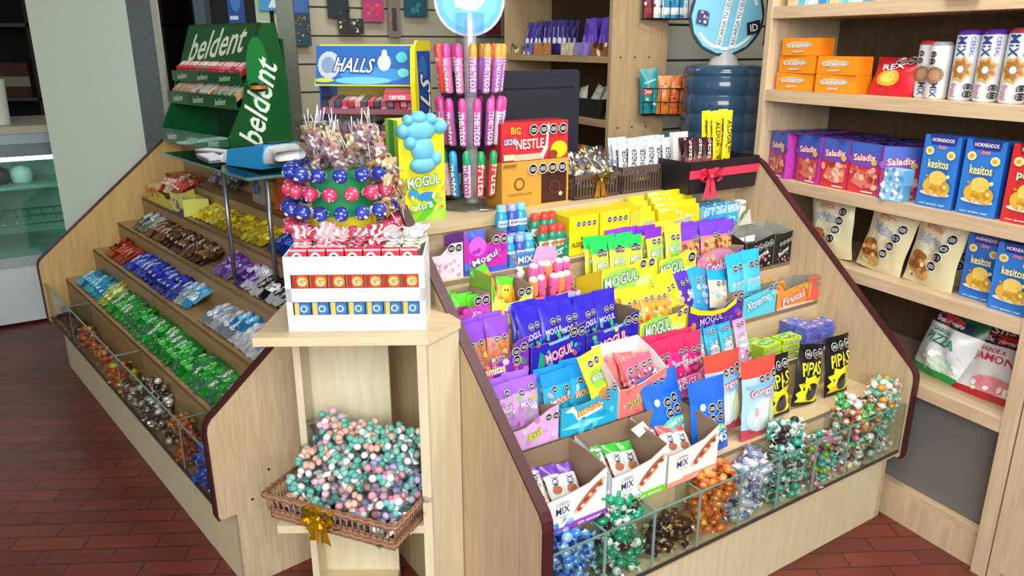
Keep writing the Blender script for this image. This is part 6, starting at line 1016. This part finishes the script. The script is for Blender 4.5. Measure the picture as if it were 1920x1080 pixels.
hung(1.40, 1.90, 1.20, 1.60, '#181818', [('b', .02, .05, .98, .95, ['#2c2826', '#3a302c', '#5a5044'], 26, 9, .06)], 'dark_rack', 'dark rack of small goods behind the acrylic tower', 'rack')
# posters in the doorway
for i, (x0, x1, z0, z1, col, pr_, lb) in enumerate(((-1.86, -1.75, 1.74, 1.98, '#2a4a8a', [('e', .5, .6, .3, .3, '#4a78c0'), ('r', .1, .1, .6, .2, '#c8d8e8')], 'blue poster on the dark doorway wall'), (-1.68, -1.59, 1.70, 1.98, '#a8b8a0', [('r', .1, .0, .9, .2, '#c8d4b8')], 'pale green notice on the dark doorway wall'), (-1.65, -1.50, 1.82, 2.0, '#4a98c8', [('p', [(.4, .1), (.9, .1), (.9, .9)], '#e0ecf0')], 'light blue poster at the top of the doorway'))):
    mb = MB().box(x0, x1, 5.335+.004*(i % 2)-.01*(i == 2), 5.349-.01*(i == 2), z0, z1, M(col, .5)); prt(mb, flat(x0, 5.335+.004*(i % 2)-.01*(i == 2), z0, (1, 0, 0), (0, 0, 1), x1-x0, z1-z0, (0, -1, 0)), pr_); tag(mb.build('poster'), lb, 'poster')
# glass fronted fridge display at the far left
FF = Frame((-3.034, 4.264, 0), aR)
fr_ = empty('display_fridge', FF.at(0, .3, 0), 'white and grey refrigerated display case at the far left edge', 'display fridge')
def fp(nm, mb):
    o = mb.build(nm, fr_); o.matrix_world = FF.at(0, 0, 0); return o
TE = M('#b4cec8', .5); GY = M('#7e8c90', .35, .4)
fp('base', MB().box(-1.3, .52, 0, .7, .02, .36, M('#c8d2d2', .5, var=.1))); fp('lower_frame', MB().box(-1.3, .52, -.01, .7, .36, .42, M('#98a4a4', .35, .3)))
fp('inner_back', MB().box(-1.3, .52, .6, .7, .42, 1.04, TE)); fp('inner_floor', MB().box(-1.3, .52, .01, .6, .42, .44, M('#9cb4ae', .5)))
fp('glass_pane', MB().box(-1.3, .52, -.006, .0, .42, 1.0, glassmat(bpy.data.materials.new('tinted_glass'), '#d4ebe4', .05)))
fp('top_frame', MB().box(-1.3, .52, -.015, .7, 1.0, 1.07, M('#5c686c', .35, .4)).box(-1.3, .52, -.03, .7, 1.07, 1.13, GY)); fp('counter_top', MB().box(-1.3, .52, -.05, .72, 1.13, 1.17, M('#9a9684', .45)))
mb = MB(); 
for i in range(26): mb.tube([(-1.28+.07*i, .03, .60), (-1.28+.07*i, .56, .60)], .004, M('#b8d0c8', .3, .5), 5)
for y in (.03, .3, .56): mb.tube([(-1.29, y, .6), (.51, y, .6)], .006, M('#b8d0c8', .3, .5), 6)
fp('wire_shelf', mb); fp('glass_shelf', MB().box(-1.29, .51, .1, .58, .80, .808, M('#a8e0d0', .2, alpha=.5)).box(-1.29, .51, .095, .1, .795, .812, M('#c8f0e4', .3)))
fp('lamp_tube', MB().tube([(-1.2, .08, .975), (.48, .08, .975)], .012, M('#f0fbf7', .5, emit=11), 8))
for i, (x, z, c) in enumerate(((.02, .81, '#e8e8d0'), (.14, .81, '#3a3a3c'), (.26, .81, '#dfe8e8'), (.06, .61, '#d8e4e0'), (-.2, .81, '#e8dcb0'))):
    place(MB().lathe([(.05, 0), (.06, .03), (.055, .08), (.02, .10)], M(c, .4), 14), 'food_tub', FF, x, .3, z, ('cream', 'dark', 'white', 'pale lower', 'yellowish')[i]+' tub inside the display fridge', 'tub')
place(MB().lathe([(.055, 0), (.062, .24), (.06, .25)], M('#b8bcae', .5), 20), 'paper_roll', FF, .20, .12, 1.171, 'grey white upright roll standing on the display fridge', 'paper roll')
place(MB().box(-.3, .3, 0, .25, 0, .025, M('#b09468', .5)), 'cutting_board', FF, -.15, .12, 1.171, 'brown wooden board lying on the display fridge', 'board')
bs = empty('back_room_shelf', W_.at(-3.9, 6.9, 0), 'dark shelving in the unlit room behind the fridge', 'shelf unit')
for z in (1.15, 1.75, 2.2):
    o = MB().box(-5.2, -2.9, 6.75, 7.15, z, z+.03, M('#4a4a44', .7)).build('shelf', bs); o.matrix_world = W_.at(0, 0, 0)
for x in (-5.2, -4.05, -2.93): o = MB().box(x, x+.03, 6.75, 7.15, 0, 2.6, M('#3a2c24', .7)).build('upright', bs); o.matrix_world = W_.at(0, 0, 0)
for i, (x, z, c, h) in enumerate(((-4.0, 2.231, '#6a6a58', .2), (-3.6, 2.231, '#54564a', .22), (-3.7, 1.181, '#5a2020', .3), (-4.3, 1.181, '#4a2c20', .28))):
    place(MB().box(-.14, .14, 0, .2, 0, h, M(c, .7)).box(-.145, .145, -.003, 0, h*.3, h*.6, M('#8a8a78', .7)), 'storage_box', W_, x, 6.85, z, ('olive', 'grey green', 'dark red', 'brown')[i]+' box on the dark back room shelves', 'box')
